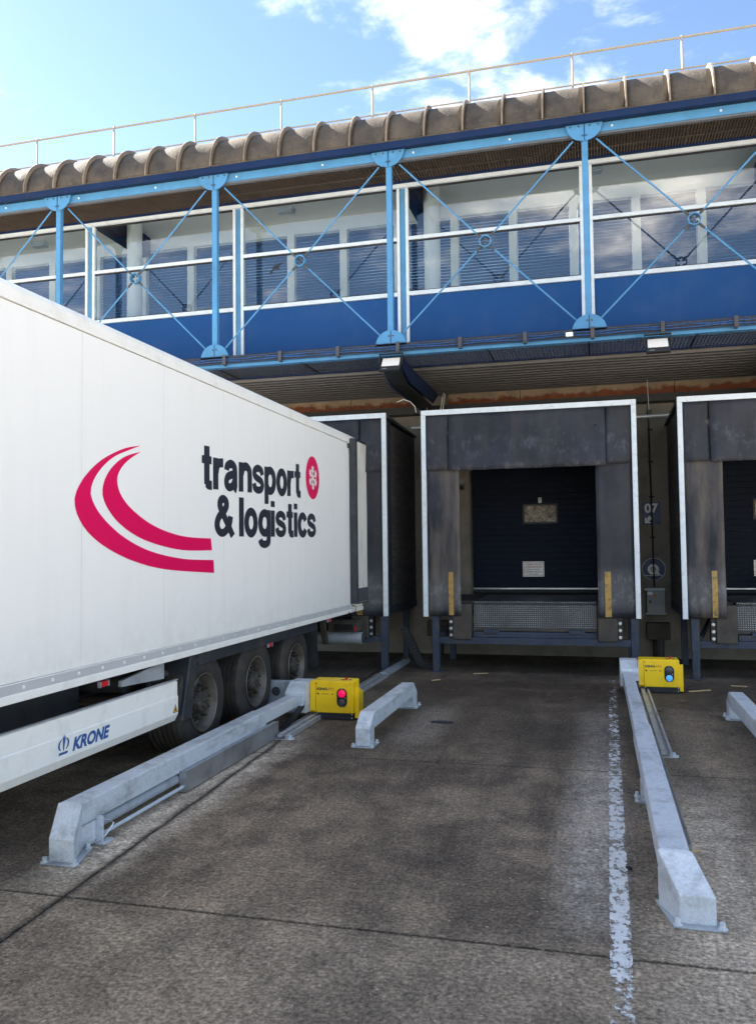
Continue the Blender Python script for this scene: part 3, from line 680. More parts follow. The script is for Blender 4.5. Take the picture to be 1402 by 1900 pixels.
# wire cable tray on the lower chord
CT = thing('cable_tray', (-3, 12.42, 5.15), 'wire mesh cable tray clipped along the lower edge of the blue truss', 'cable tray')
wires = []
for zt in (5.165, 5.20, 5.235, 5.27): wires.append(tube([(XL, 12.385, zt), (XR, 12.385, zt)], 0.0035, 5))
wires.append(tube([(XL, 12.40, 5.165), (XR, 12.40, 5.165)], 0.0035, 5))
x = XL
while x < XR: wires.append(tube([(x, 12.382, 5.155), (x, 12.382, 5.28)], 0.003, 4)); x += 0.105
part('wire_mesh', merge(*wires), 'black', CT)
part('tray_back', box(XL, XR, 12.425, 12.435, 5.155, 5.275), 'legblue', CT)
part('cable', merge(tube([(XL+0.3*i, 12.405, 5.185+0.014*math.sin(i*1.7)) for i in range(int((XR-XL)/0.3))], 0.011, 6), tube([(XL+0.3*i, 12.408, 5.225+0.014*math.sin(i*2.3+1)) for i in range(int((XR-XL)/0.3))], 0.009, 6)), 'logoblue', CT, smooth=True)
for i in range(22):
    x = XL+0.45+i*0.98
    part('clip', merge(box(x-0.028, x+0.028, 12.365, 12.38, 5.13, 5.285), box(x-0.02, x+0.02, 12.365, 12.45, 5.115, 5.135)), 'chassis', CT)
tag(part('junction_box', box(-0.352, -0.248, 12.31, 12.36, 5.155, 5.215), 'white', None, bevel=0.006), 'small white junction box on the cable tray left of the gusset above dock seven', 'junction box')
# ------------------------------------------------------------------ roof railing
RL = thing('roof_railing', (-3, 14.5, 9.205), 'thin white tubular guard railing along the roof edge', 'railing')
part('top_rail', tube([(-22, 14.5, 10.68), (12, 14.5, 10.70)], 0.021, 8), 'railwhite', RL, smooth=True)
part('mid_rail', tube([(-22, 14.5, 10.13), (12, 14.5, 10.15)], 0.015, 8), 'railwhite', RL, smooth=True)
for k in range(-6, 7):
    x = -3.83+1.815*k
    part('post', merge(tube([(x, 14.5, 9.205), (x, 14.5, 10.72)], 0.02, 8), box(x-0.06, x+0.06, 14.44, 14.56, 9.205, 9.217)), 'railwhite', RL, smooth=True)
# ------------------------------------------------------------------ dock shelters, levellers, doors
FY = 13.5
def sheet(x0, x1, z0, z1, yf, nx=14, nz=18, th=0.012):
    v = []; f = []
    for j in range(nz+1):
        for i in range(nx+1):
            u, w = i/nx, j/nz; x = x0+(x1-x0)*u; z = z0+(z1-z0)*w; v.append((x, yf(u, w, x, z), z))
    for j in range(nz):
        for i in range(nx): f.append((j*(nx+1)+i, j*(nx+1)+i+1, (j+1)*(nx+1)+i+1, (j+1)*(nx+1)+i))
    return v, f
def dock_shelter(c, label, seed):
    R = random.Random(seed)
    S = thing('dock_shelter', (c, 14.5, 0), label, 'dock shelter', 'dock shelters along the wall')
    part('frame_strip', box(c-1.725, c+1.725, FY-0.03, FY+0.03, 4.285, 4.37), 'stripwhite', S, bevel=0.004)
    for s in (-1, 1): part('frame_strip', box(c+s*1.687-0.038, c+s*1.687+0.038, FY-0.03, FY+0.03, 0.925, 4.283), 'stripwhite', S, bevel=0.004)
    def solid(o, t=0.012):
        m = o.modifiers.new('solid', 'SOLIDIFY'); m.thickness = t; m.offset = 0; return o
    ph = R.uniform(0, 6)
    fh = lambda u, w, x, z: FY-0.005-0.10*(1-w)**1.3 - 0.018*math.sin(4*x+ph)*(1-w) + 0.01*math.sin(9*x+5*z)
    solid(part('head_curtain', sheet(c-1.262, c+1.250, 3.335, 4.285, fh, 24, 12), 'head', S, smooth=True))
    fl = lambda u, w, x, z: FY+0.005-0.07*(1-w)**1.2*u - 0.03*math.sin(3*u+2*w)*(1-w)
    solid(part('head_curtain', sheet(c-1.652, c-1.268, 3.355, 4.285, fl, 8, 12), 'head', S, smooth=True))
    fr = lambda u, w, x, z: FY+0.005-0.07*(1-w)**1.2*(1-u) - 0.03*math.sin(2+3*u+2*w)*(1-w)
    solid(part('head_curtain', sheet(c+1.256, c+1.652, 3.365, 4.285, fr, 8, 12), 'head', S, smooth=True))
    fs = lambda u, w, x, z: FY+0.03-0.05*u + 0.014*math.sin(7*z+ph) * u - 0.06*u*max(0, 0.25-w)*4*R.random()*0.2
    a = solid(part('side_curtain', sheet(c-1.652, c-1.095, 0.94, 4.0, fs, 8, 30), 'curtL', S, smooth=True))
    fs2 = lambda u, w, x, z: FY+0.03-0.05*(1-u) + 0.010*math.sin(5*z+ph+2)*(1-u)
    b = solid(part('side_curtain', sheet(c+1.085, c+1.652, 0.93, 4.0, fs2, 8, 30), 'curtR', S, smooth=True))
    part('warning_strip', sheet(c-1.295, c-1.215, 0.955, 1.665, lambda u, w, x, z: FY-0.03+0.012*math.sin(7*z+ph)*0.7, 2, 16), 'tape', a)
    part('warning_strip', sheet(c+1.19, c+1.285, 0.945, 1.66, lambda u, w, x, z: FY-0.03+0.008*math.sin(5*z+ph+2), 2, 16), 'tape', b)
    for s in (-1, 1):
        part('side_flap', sheet(c+s*1.70, c+s*1.70+0.001, 0.95, 4.27, lambda u, w, x, z: FY+0.03+u*0.42, 1, 2) if False else box(c+s*1.70-0.012, c+s*1.70+0.012, FY+0.031, FY+0.36, 0.96, 4.26), 'rubber', S)
        part('corner_post', box(c+s*1.66-0.03, c+s*1.66+0.03, FY+0.362, FY+0.42, 0.9, 4.28), 'legblue', S)
        z = 1.06; hgt = [0.36, 0.42, 0.5, 0.46, 0.55, 0.44, 0.46]
        for h_ in hgt:
            part('side_board', box(c+s*1.655-0.02, c+s*1.655+0.02, FY+0.422, 15.995, z+0.004, z+h_-0.004), 'plank', S); z += h_
        part('side_rail', box(c+s*1.655-0.03, c+s*1.655+0.03, FY+0.30, 15.99, 0.93, 1.055), 'legblue', S)
    part('roof_sheet', prism([(FY+0.03, 4.30), (FY+0.03, 4.36), (15.99, 4.30), (15.99, 4.26)], 'X', c-1.72, c+1.72), 'plastic', S)
    for x0 in (c-1.60, c+1.57):
        l = part('leg', merge(box(x0, x0+0.12, FY+0.06, FY+0.18, 0.42, 0.93), box(x0+0.005, x0+0.115, FY+0.065, FY+0.175, 0.0, 0.419)), 'legblue', S, bevel=0.006)
        part('foot_plate', merge(box(x0-0.03, x0+0.18, FY+0.03, FY+0.21, 0.0, 0.014), lathe([(0.014, 0), (0.014, 0.03)], (x0+0.155, FY+0.06, 0.012), (0, 0, 1), 8)), 'legblue', l)
        part('leg', box(x0+0.01, x0+0.11, 15.2, 15.3, 0.0, 0.93), 'legblue', S)
    part('cross_beam', box(c-1.478, c+1.568, FY+0.07, FY+0.16, 0.475, 0.585), 'legblue', S, bevel=0.005)
    part('brace', bar((c-1.45, FY+0.2, 0.62), (c-1.1, 15.0, 0.9), 0.05, 0.06), 'legblue', S)
    return S
def leveller(c, label):
    L = thing('dock_leveller', (c, 14.5, 1.1), label, 'dock leveller', 'dock levellers')
    k = c+0.065
    part('platform', box(k-0.985, k+0.985, FY+0.24, 15.93, 1.13, 1.165), 'tread', L)
    part('apron_floor', merge(box(c-1.62, k-0.99, FY+0.44, 15.93, 1.08, 1.16), box(k+0.99, c+1.62, FY+0.44, 15.93, 1.08, 1.16)), 'bumper', L)
    part('lip', prism([(FY+0.20, 1.12), (FY+0.16, 0.735), (FY+0.185, 0.735), (FY+0.225, 1.12)], 'X', k-0.985, k+0.985), 'tread', L)
    part('lip_edge', box(k-0.985, k+0.985, FY+0.155, FY+0.19, 0.69, 0.733), 'bumper', L)
    part('hinge_tube', box(k-0.98, k+0.98, FY+0.23, FY+0.26, 1.085, 1.125), 'black', L)
    for i in range(11): part('hinge_lug', box(k-0.95+i*0.19-0.012, k-0.95+i*0.19+0.012, FY+0.185, FY+0.235, 1.10, 1.14), 'chassis', L)
    part('front_beam', box(k-0.985, k+0.985, FY+0.10, FY+0.2, 0.588, 0.678), 'legblue', L, bevel=0.005)
    for dx in (-0.68, 0.68): part('lip_keeper', box(k+dx-0.12, k+dx+0.12, FY+0.06, FY+0.15, 0.665, 0.72), 'legblue', L, bevel=0.004)
    part('pit_plate', box(k-0.99, k+0.99, FY+0.30, FY+0.32, 0.5, 1.08), 'black', L)
    for s in (-1, 1):
        bm_ = part('bumper', box(k+s*1.155-0.15, k+s*1.155+0.15, FY+0.02, FY+0.23, 0.555, 1.135), 'bumper', L, bevel=0.012)
        an = part('bumper_angle', box(k+s*1.345-0.035, k+s*1.345+0.035, FY+0.06, FY+0.23, 0.56, 0.93), 'black', L)
        each('bolt', [lathe([(0.026, 0), (0.026, 0.006), (0.016, 0.007), (0.016, 0.02)], (k+s*1.345, FY+0.06, z), (0, -1, 0), 10) for z in (0.62, 0.73, 0.84)], 'alum', an, smooth=True)
    return L
def door(c, label, num):
    D = thing('dock_door', (c+0.06, 15.9, 1.2), label, 'door', 'sectional dock doors')
    k = c+0.06; n = 22; hs = (3.75-1.29)/n
    sl = mesh('slat', prism([(-0.0385, 0.0008), (-0.040, 0.003), (-0.040, hs-0.003), (-0.0385, hs-0.0008), (0.0, hs-0.0008), (0.0, 0.0008)], 'X', -1.29, 1.29), 'door')
    for i in range(n): piece('slat', sl, D, (k, 15.94, 1.29+i*hs))
    part('bottom_bar', box(k-1.29, k+1.29, 15.87, 15.93, 1.262, 1.288), 'alum', D)
    part('bottom_seal', tube([(k-1.29, 15.90, 1.215), (k+1.29, 15.90, 1.215)], 0.045, 10), 'rubber', D, smooth=True)
    w = part('window', merge(box(k-0.325, k+0.325, 15.885, 15.899, 2.845, 2.88), box(k-0.325, k+0.325, 15.885, 15.899, 2.505, 2.54), box(k-0.325, k-0.292, 15.885, 15.899, 2.54, 2.845), box(k+0.292, k+0.325, 15.885, 15.899, 2.54, 2.845)), 'black', D)
    part('pane', box(k-0.292, k+0.292, 15.889, 15.898, 2.54, 2.845), 'acrylic', w)
    tp = part('number_plate', box(k-0.03, k+0.03, 15.890, 15.899, 2.90, 3.0), 'signpale', D)
    if num: part('numeral', text_fit(num, k-0.018, k+0.018, 2.92, 2.985, 'Y', 15.8885, 0.01), 'ink', tp)
    nt = part('notice_sign', merge(box(k-0.345, k+0.055, 15.885, 15.899, 1.50, 1.79)), 'plate', D, bevel=0.003)
    x0, x1, z0, z1 = k-0.325, k+0.035, 1.518, 1.772
    part('notice_border', merge(box(x0, x1, 15.8835, 15.8848, z1-0.006, z1), box(x0, x1, 15.8835, 15.8848, z0, z0+0.006), box(x0, x0+0.006, 15.8835, 15.8848, z0, z1), box(x1-0.006, x1, 15.8835, 15.8848, z0, z1), box(x0+0.03, x1-0.03, 15.8835, 15.8848, 1.668, 1.672)), 'ink', nt)
    for i, (tx, wd) in enumerate((('TOEGANG VERBODEN', 0.30), ('VOOR ONBEVOEGDEN', 0.30), ('ACCES INTERDIT', 0.24), ('AUX PERSONNES NON', 0.31), ('AUTORISEES', 0.18))):
        zt = 1.735-i*0.044-(0.012 if i > 1 else 0); xm = k-0.145
        part('notice_text', text_fit(tx, xm-wd/2, xm+wd/2, zt-0.013, zt+0.013, 'Y', 15.8835, 0.02), 'textred' if i < 2 else 'ink', nt)
    return D
C07, PIT_ = -1.06, 4.06
dock_shelter(C07, 'empty dock shelter with dark rubber curtains and yellow strips around the closed door', 1)
dock_shelter(C07-PIT_, 'dock shelter that the white trailer is backed into', 2)
dock_shelter(C07+PIT_, 'dock shelter cut by the right edge of the photo', 3)
leveller(C07, 'dock leveller with diamond plate lip inside the empty middle shelter')
leveller(C07-PIT_, 'dock leveller behind the parked white trailer')
leveller(C07+PIT_, 'dock leveller in the shelter at the right edge')
door(C07, 'closed navy dock door with small window inside the empty middle shelter', '7')
door(C07+PIT_, 'closed navy dock door in the shelter at the right edge', '')
# wall equipment between the docks
def wall_set(gx, lab):
    sg = thing('wheel_chock_sign', (gx, 15.98, 1.63), 'round navy sign showing a wheel with a chock, ' + lab, 'sign', 'round wheel chock signs')
    part('disc', lathe([(0.205, 0), (0.205, 0.008)], (gx, 15.993, 1.63), (0, -1, 0), 48), 'signpale', sg)
    part('face', lathe([(0.197, 0), (0.197, 0.004)], (gx, 15.985, 1.63), (0, -1, 0), 48), 'signnavy', sg)
    wc = (gx-0.01, 15.981, 1.625)
    part('wheel_symbol', lathe([(0.10, 0), (0.10, 0.003), (0.048, 0.003), (0.048, 0.0)], wc, (0, -1, 0), 36, closed=True), 'signpale', sg)
    part('hub_symbol', lathe([(0.034, 0), (0.034, 0.003), (0.020, 0.003), (0.020, 0)], wc, (0, -1, 0), 24, closed=True), 'signpale', sg)
    part('chock_symbol', polyflat([(gx+0.04, 1.525), (gx+0.12, 1.525), (gx+0.07, 1.59)], 'Y', 15.977, 0.003), 'signpale', sg)
    part('ground_symbol', box(gx-0.155, gx+0.155, 15.978, 15.981, 1.508, 1.518), 'signpale', sg)
    bx = thing('control_box', (gx+0.01, 15.9, 0.8), 'grey wall mounted dock control cabinet, ' + lab, 'control box', 'dock control cabinets')
    x0, x1 = gx-0.145, gx+0.17
    part('body', box(x0, x1, 15.80, 15.985, 0.835, 1.24), 'greybox', bx, bevel=0.008)
    part('top_bracket', box(x0-0.03, x1+0.005, 15.82, 15.99, 1.243, 1.285), 'alu', bx, bevel=0.003)
    part('bottom_bracket', box(x0-0.02, x1+0.02, 15.84, 15.99, 0.808, 0.832), 'alu', bx, bevel=0.003)
    part('handle', box(x0+0.04, x0+0.07, 15.785, 15.80, 1.02, 1.07), 'black', bx, bevel=0.003)
    part('switch', lathe([(0.024, 0), (0.024, 0.02)], (x0+0.14, 15.80, 1.16), (0, -1, 0), 12), 'amber', bx)
    part('label_plate', box(x0+0.015, x0+0.10, 15.797, 15.799, 1.165, 1.225), 'white', bx)
    cd = thing('conduit', (gx, 15.95, 1.3), 'thin dark conduit running down the wall pier, ' + lab, 'conduit', 'wall conduits')
    part('pipe', tube([(gx-0.03, 15.95, 4.68), (gx-0.02, 15.95, 3.8), (gx+0.0, 15.95, 1.30)], 0.014, 8), 'black', cd, smooth=True)
    part('saddle', merge(*[box(gx-0.05, gx+0.04, 15.955, 15.985, z, z+0.03) for z in (4.2, 3.6, 2.95, 2.2, 1.45)]), 'black', cd)
    pp = thing('tie_pipe', (gx, 15.5, 4.39), 'grey steel pipe bridging two dock shelters, ' + lab, 'pipe', 'tie pipes')
    part('tube', tube([(gx-0.36, 15.5, 4.39), (gx+0.36, 15.5, 4.40)], 0.04, 14), 'alum', pp, smooth=True)
    part('clamp', box(gx-0.07, gx+0.0, 15.44, 15.98, 4.43, 4.50), 'black', pp)
    part('hanger_rod', tube([(gx-0.04, 15.5, 4.44), (gx-0.06, 15.5, 5.07)], 0.006, 6), 'alum', pp)
    ck = thing('kick_box', (gx, 15.8, 0.3), 'dark steel box low on the wall, ' + lab, 'box', 'low steel boxes')
    part('lid', box(gx-0.16, gx+0.24, 15.75, 15.99, 0.36, 0.66), 'bumper', ck, bevel=0.006)
    part('pipe', tube([(gx+0.04, 15.86, 0.0), (gx+0.04, 15.86, 0.36)], 0.10, 18), 'black', ck, smooth=True)
wall_set(1.03, 'right of the empty dock')
wall_set(-3.03, 'between the trailer and the empty dock')
ns = thing('dock_number_sign', (1.015, 15.98, 2.66), 'navy sign reading 07 with white arrow pointing down left', 'sign')
part('board', box(0.86, 1.17, 15.985, 15.997, 2.452, 2.868), 'signnavy', ns)
part('numerals', text_fit('07', 0.895, 1.135, 2.665, 2.845, 'Y', 15.9835, 0.035), 'signpale', ns)
ar = [(0.0, 0.0), (0.0, 0.11), (0.028, 0.082), (0.085, 0.14), (0.135, 0.09), (0.077, 0.033), (0.11, 0.0)]
part('arrow', polyflat([(0.895+a, 2.478+b) for a, b in ar], 'Y', 15.9815, 0.003), 'signpale', ns)
jb = thing('door_sensor', (-2.5, 15.9, 3.2), 'small grey sensor box with black eye on the pier left of the door', 'sensor')
part('housing', box(-2.55, -2.44, 15.85, 15.99, 3.30, 3.40), 'greybox', jb, bevel=0.006)
part('eye', merge(box(-2.53, -2.46, 15.87, 15.99, 3.20, 3.26), tube([(-2.495, 15.95, 3.26), (-2.495, 15.95, 3.31)], 0.012, 8)), 'black', jb)
def flood(x, label):
    F = thing('floodlight', (x, 12.4, 5.1), label, 'floodlight', 'floodlights under the gallery')
    rot = Matrix.Rotation(math.radians(-38), 4, 'X'); ce = Vector((x, 12.36, 4.955))
    def t(g): return [tuple(ce + rot @ Vector(p)) for p in g[0]], g[1]
    part('housing', t(box(-0.165, 0.165, 0.0, 0.045, -0.16, 0.135)), 'black', F, bevel=0.008)
    part('lens', t(box(-0.14, 0.14, -0.006, -0.001, -0.07, 0.115)), 'lampglass', F, bevel=0.002)
    part('fins', t(merge(*[box(-0.15+i*0.03, -0.142+i*0.03, 0.046, 0.08, -0.12, 0.10) for i in range(11)])), 'black', F)
    part('maker_mark', t(box(-0.12, -0.05, -0.004, -0.0005, -0.132, -0.124)), 'greybox', F)
    part('bracket', merge(box(x-0.185, x-0.175, 12.36, 12.44, 4.93, 5.12), box(x+0.175, x+0.185, 12.36, 12.44, 4.93, 5.12), box(x-0.185, x+0.185, 12.37, 12.44, 5.105, 5.115)), 'black', F)
flood(-3.02, 'floodlight with pale lens under the gusset left of dock seven')
flood(0.935, 'floodlight with pale lens under the gallery right of centre')
for x, y in ((-5.70, 14.85), (-11.42, 15.05), (0.10, 14.75), (3.6, 14.85)):
    L_ = tag(part('ceiling_lamp', merge(box(x-0.17, x+0.17, y-0.10, y+0.10, 8.68, 8.748), box(x-0.15, x+0.15, y-0.085, y+0.085, 8.64, 8.679)), 'alu', None, bevel=0.01), 'small ceiling lamp behind the gallery window, ' + {-5.70: 'in the bay with the bird decal', -11.42: 'in the far left bay', 0.10: 'beside the column right of centre', 3.6: 'at the far right'}[x], 'lamp', 'gallery ceiling lamps')
# loose wires under the gallery
lw = tag(part('loose_wire', merge(tube([(-2.83, 15.4, 4.42), (-2.80, 15.35, 4.62), (-2.74, 15.35, 4.95), (-2.72, 15.35, 5.02), (-2.70, 15.35, 4.96), (-2.75, 15.36, 4.66), (-2.80, 15.4, 4.45)], 0.008, 6)), 'signpale', None, smooth=True), 'pale wire loop hanging beside the navy bracket', 'wire')
tag(part('loose_wire', tube([(-3.22, 13.6, 4.56), (-3.10, 13.58, 4.60), (-2.98, 13.57, 4.55), (-2.90, 13.56, 4.46), (-2.88, 13.55, 4.36)], 0.006, 6), 'signpale', None, smooth=True), 'short pale wire curling over the corner of the empty dock shelter', 'wire')
# leaning slotted rubber channel
ch = thing('rubber_channel', (-2.95, 14.1, 0), 'black slotted rubber strip sagging between two shelter legs', 'rubber strip')
cpts = [Vector(p) for p in ((-3.24, 13.95, 0.70), (-3.13, 13.93, 0.50), (-3.02, 13.92, 0.27), (-2.93, 13.90, 0.10), (-2.80, 13.88, 0.035), (-2.64, 13.86, 0.03))]
cv_ = []
for i, p in enumerate(cpts):
    d = (cpts[min(i+1, 5)]-cpts[max(i-1, 0)]).normalized(); s = d.cross(Vector((0, 1, 0))).normalized()
    cv_.append((p, d, s))
v = []; f = []
for p, d, s in cv_:
    for a, b in ((-0.09, -0.03), (0.09, -0.03), (0.09, 0.03), (-0.09, 0.03)): v.append(tuple(p + s*a*0.75 + Vector((0, 1, 0))*b))
for i in range(5):
    for k in range(4): f.append((i*4+k, i*4+(k+1) % 4, i*4+4+(k+1) % 4, i*4+4+k))
f += [(3, 2, 1, 0), (20, 21, 22, 23)]
part('strip', (v, f), 'rubber', ch)
for i in range(5):
    for t_ in (0.1, 0.35, 0.6, 0.85):
        p = cv_[i][0].lerp(cv_[i+1][0], t_); s = cv_[i][2]; d = (cv_[i+1][0]-cv_[i][0]).normalized()
        part('rib', bar(p - s*0.035 + Vector((0, -0.034, 0)), p + s*0.035 + Vector((0, -0.034, 0)), 0.018, 0.014, (0, 1, 0)), 'plastic', ch)
# ------------------------------------------------------------------ trailer
TX = -3.85; TXL = -6.40; TY0, TY1 = 0.6, 14.1
TR = thing('semi_trailer', (-5.12, 9.0, 0), 'white refrigerated semi trailer with magenta swoosh backed up to the dock', 'trailer')
part('body_core', box(TXL+0.01, TX-0.022, TY0, TY1, 1.165, 3.80), 'truckgrey', TR)
part('far_side', box(TXL, TXL+0.01, TY0, TY1, 1.1, 3.9), 'truckwhite', TR)
seams = [TY0, 1.80, 3.06, 4.33, 5.59, 6.85, 8.13, 9.40, 10.70, 11.98, TY1]
for a, b in zip(seams[:-1], seams[1:]): part('side_panel', box(TX-0.02, TX, a+0.0018, b-0.0018, 1.172, 3.782), 'truckwhite', TR)
part('roof_rail', prism([(TX+0.012, 3.788), (TX+0.012, 3.885), (TX-0.02, 3.93), (TX-0.09, 3.945), (TX-0.09, 3.788)], 'Y', TY0, TY1), 'truckrail', TR, bevel=0.006)
part('roof_skin', box(TXL, TX-0.09, TY0, TY1, 3.805, 3.94), 'truckwhite', TR)
bt = part('bottom_rail', prism([(TX+0.010, 1.168), (TX+0.010, 1.10), (TX+0.022, 1.09), (TX+0.022, 1.035), (TX-0.06, 1.03), (TX-0.06, 1.168)], 'Y', TY0, TY1-0.25), 'truckrail', TR, bevel=0.003)
part('rail_strip', box(TX+0.0105, TX+0.016, TY0, 12.85, 1.095, 1.162), 'truckgrey', bt)
riv = mesh('rivet', lathe([(0.016, 0), (0.012, 0.006), (0.004, 0.009)], (0, 0, 0), (1, 0, 0), 10), 'signpale', True)
y = 4.6
while y < 12.8: piece('rivet', riv, bt, (TX+0.016, y, 1.128)); y += 0.315
# lettering and logos
PX = TX+0.0018
part('lettering', stroke_text('transport', 7.61, 10.52, 2.732, 0.335, PX, 0.027), 'ink', TR)
part('lettering', stroke_text('&', 7.90, 8.36, 2.215, 0.318, PX), 'ink', TR)
part('lettering', stroke_text('logistics', 8.52, 11.13, 2.225, 0.325, PX, 0.010), 'ink', TR)
def band(o, i):
    o = smoothline(o); i = smoothline(i)
    n = 60
    def res(p):
        L = [0]
        for a, b in zip(p[:-1], p[1:]): L.append(L[-1]+math.hypot(b[0]-a[0], b[1]-a[1]))
        out = []; k = 0
        for s in range(n+1):
            t = L[-1]*s/n
            while k < len(L)-2 and L[k+1] < t: k += 1
            u = (t-L[k])/max(1e-9, L[k+1]-L[k]); out.append((p[k][0]+(p[k+1][0]-p[k][0])*u, p[k][1]+(p[k+1][1]-p[k][1])*u))
        return out
    a, b = res(o), res(i); v = [(PX, *p) for p in a]+[(PX, *p) for p in b]
    return v, [(k, k+1, n+1+k+1, n+1+k) for k in range(n)]
sw1o = [(6.437, 2.986), (6.183, 2.932), (5.867, 2.808), (5.649, 2.666), (5.525, 2.53), (5.498, 2.438), (5.547, 2.324), (5.688, 2.201), (5.948, 2.082), (6.356, 1.969), (6.913, 1.885), (7.887, 1.825)]
sw1i = [(6.437, 2.984), (6.267, 2.930), (6.022, 2.841), (5.83, 2.716), (5.721, 2.586), (5.722, 2.479), (5.871, 2.335), (6.187, 2.177), (6.624, 2.056), (7.224, 1.981), (7.875, 1.96)]
sw2o = [(6.441, 2.933), (6.184, 2.859), (5.983, 2.739), (5.876, 2.598), (5.892, 2.467), (6.065, 2.319), (6.356, 2.198), (6.718, 2.12), (7.224, 2.064), (7.838, 2.061)]
sw2i = [(6.441, 2.930), (6.267, 2.849), (6.143, 2.763), (6.079, 2.658), (6.144, 2.526), (6.355, 2.398), (6.718, 2.276), (7.224, 2.199), (7.814, 2.184)]
part('swoosh', band(sw1o, sw1i), 'magenta', TR); part('swoosh', band(sw2o, sw2i), 'magenta', TR)
bc = (11.01, 3.075)
bd = part('badge', ([(PX, *p) for p in circle(bc[0], bc[1], 0.285, 48, 0.305)], [tuple(range(48))]), 'magenta', TR)
arms = []
PX2 = PX+0.0012
def strip2(p, q, w):
    dx, dz = q[0]-p[0], q[1]-p[1]; L = math.hypot(dx, dz); nx, nz_ = -dz/L*w/2, dx/L*w/2
    return [(PX2, p[0]+nx, p[1]+nz_), (PX2, p[0]-nx, p[1]-nz_), (PX2, q[0]-nx, q[1]-nz_), (PX2, q[0]+nx, q[1]+nz_)], [(0, 1, 2, 3)]
for k in range(6):
    a = math.pi/2 + k*math.pi/3
    def P_(r, da=0, base=(0, 0)): return (bc[0]+base[0]+r*math.cos(a+da), bc[1]+base[1]+r*math.sin(a+da))
    arms.append(strip2(P_(0), P_(0.17), 0.028))
    for rb, ln in ((0.075, 0.065), (0.12, 0.055)):
        b0 = (rb*math.cos(a), rb*math.sin(a))
        for s in (-1, 1): arms.append(strip2((bc[0]+b0[0], bc[1]+b0[1]), P_(ln, s*0.9, b0), 0.026))
off = 0
fixed = []
for i, g in enumerate(arms): fixed.append(([(x+0.0003*i, y_, z_) for x, y_, z_ in g[0]], g[1]))
part('snowflake', merge(*fixed), 'white', bd)
# rear door leaf folded forward along the side
dl = part('rear_door_leaf', box(TX+0.02, TX+0.10, 12.90, 14.12, 1.185, 3.855), 'doorliner', TR, bevel=0.004)
part('door_seal', merge(box(TX+0.012, TX+0.115, 12.80, 12.898, 1.175, 3.865), box(TX+0.09, TX+0.112, 12.9, 14.12, 3.83, 3.866), box(TX+0.09, TX+0.112, 12.9, 14.12, 1.170, 1.19)), 'plastic', dl)
part('kick_plate', box(TX+0.101, TX+0.106, 12.91, 14.1, 1.195, 1.42), 'kick', dl)
part('door_catch', merge(box(TX+0.002, TX+0.03, 12.70, 12.80, 3.70, 3.77)), 'chassis', dl)
part('door_cord', tube([(TX+0.02, 12.62, 1.06), (TX+0.06, 12.72, 1.0), (TX+0.08, 12.85, 1.08), (TX+0.06, 12.95, 1.12), (TX+0.04, 12.80, 1.15)], 0.007, 6), 'black', dl)
part('rear_sill', box(TXL+0.05, TX-0.01, 13.86, 14.1, 1.03, 1.16), 'truckrail', TR)
# side skirt
sk = part('side_skirt', prism([(TX+0.0, 0.84), (TX+0.012, 0.83), (TX+0.012, 0.70), (TX+0.020, 0.69), (TX+0.020, 0.53), (TX-0.015, 0.46), (TX-0.03, 0.46), (TX-0.005, 0.53), (TX-0.005, 0.84)], 'Y', 1.5, 7.085), 'truckrail', TR, bevel=0.004)
part('skirt_edge', box(TX-0.012, TX+0.013, 7.086, 7.094, 0.47, 0.842), 'rubber', sk)
part('far_skirt_sun_block', box(TXL-0.01, TXL+0.015, 1.5, 7.35, 0.44, 1.09), 'truckrail', TR)  # unseen side, made tall and long to block sun under the trailer
part('underbody_sun_block', box(-6.25, -4.45, 2.2, 6.45, 0.42, 0.93), 'chassis', TR, bevel=0.02)  # added to hide sunlit ground beneath the body
part('wheel_gap_sun_block', box(-5.95, -5.6, 7.1, 11.3, 0.25, 0.66), 'chassis', TR, bevel=0.02)  # added block against low sun between the wheels
part('skirt_end_sun_block', box(-6.3, -5.2, 6.5, 7.15, 0.40, 1.0), 'chassis', TR, bevel=0.015)  # added to close the sun gap near the skirt end
part('far_mudguard_sun_block', prism([(7.2, 0.40), (7.40, 1.02), (11.3, 1.02), (11.3, 0.40), (11.27, 0.40), (11.27, 0.93), (7.5, 0.93), (7.3, 0.40)], 'X', TXL+0.02, TXL+0.42), 'plastic', TR)  # added on the unseen side to keep sun from under the trailer
part('skirt_cap', box(TX-0.01, TX+0.016, 1.5, 7.09, 0.842, 0.852), 'alum', sk)
SX = TX+0.0215
part('skirt_lettering', text_fit('KRONE', 5.46, 5.955, 0.560, 0.662, 'X', SX, 0.045, 1.0, 0.28), 'logoblue', sk)
def arcstrip(cx, cz, r0, r1, a0, a1, n=14, lean=0.15, stretch=1.0):
    v = []; 
    for i in range(n+1):
        a = a0+(a1-a0)*i/n; k = math.sin(math.pi*i/n)
        for r in (r0, r0+(r1-r0)*(0.25+0.75*k)):
            py, pz = r*math.cos(a), r*math.sin(a)*stretch; v.append((SX, cx+py+lean*pz, cz+pz))
    return v, [(2*i, 2*i+1, 2*i+3, 2*i+2) for i in range(n)]
cyy, czz = 5.355, 0.636
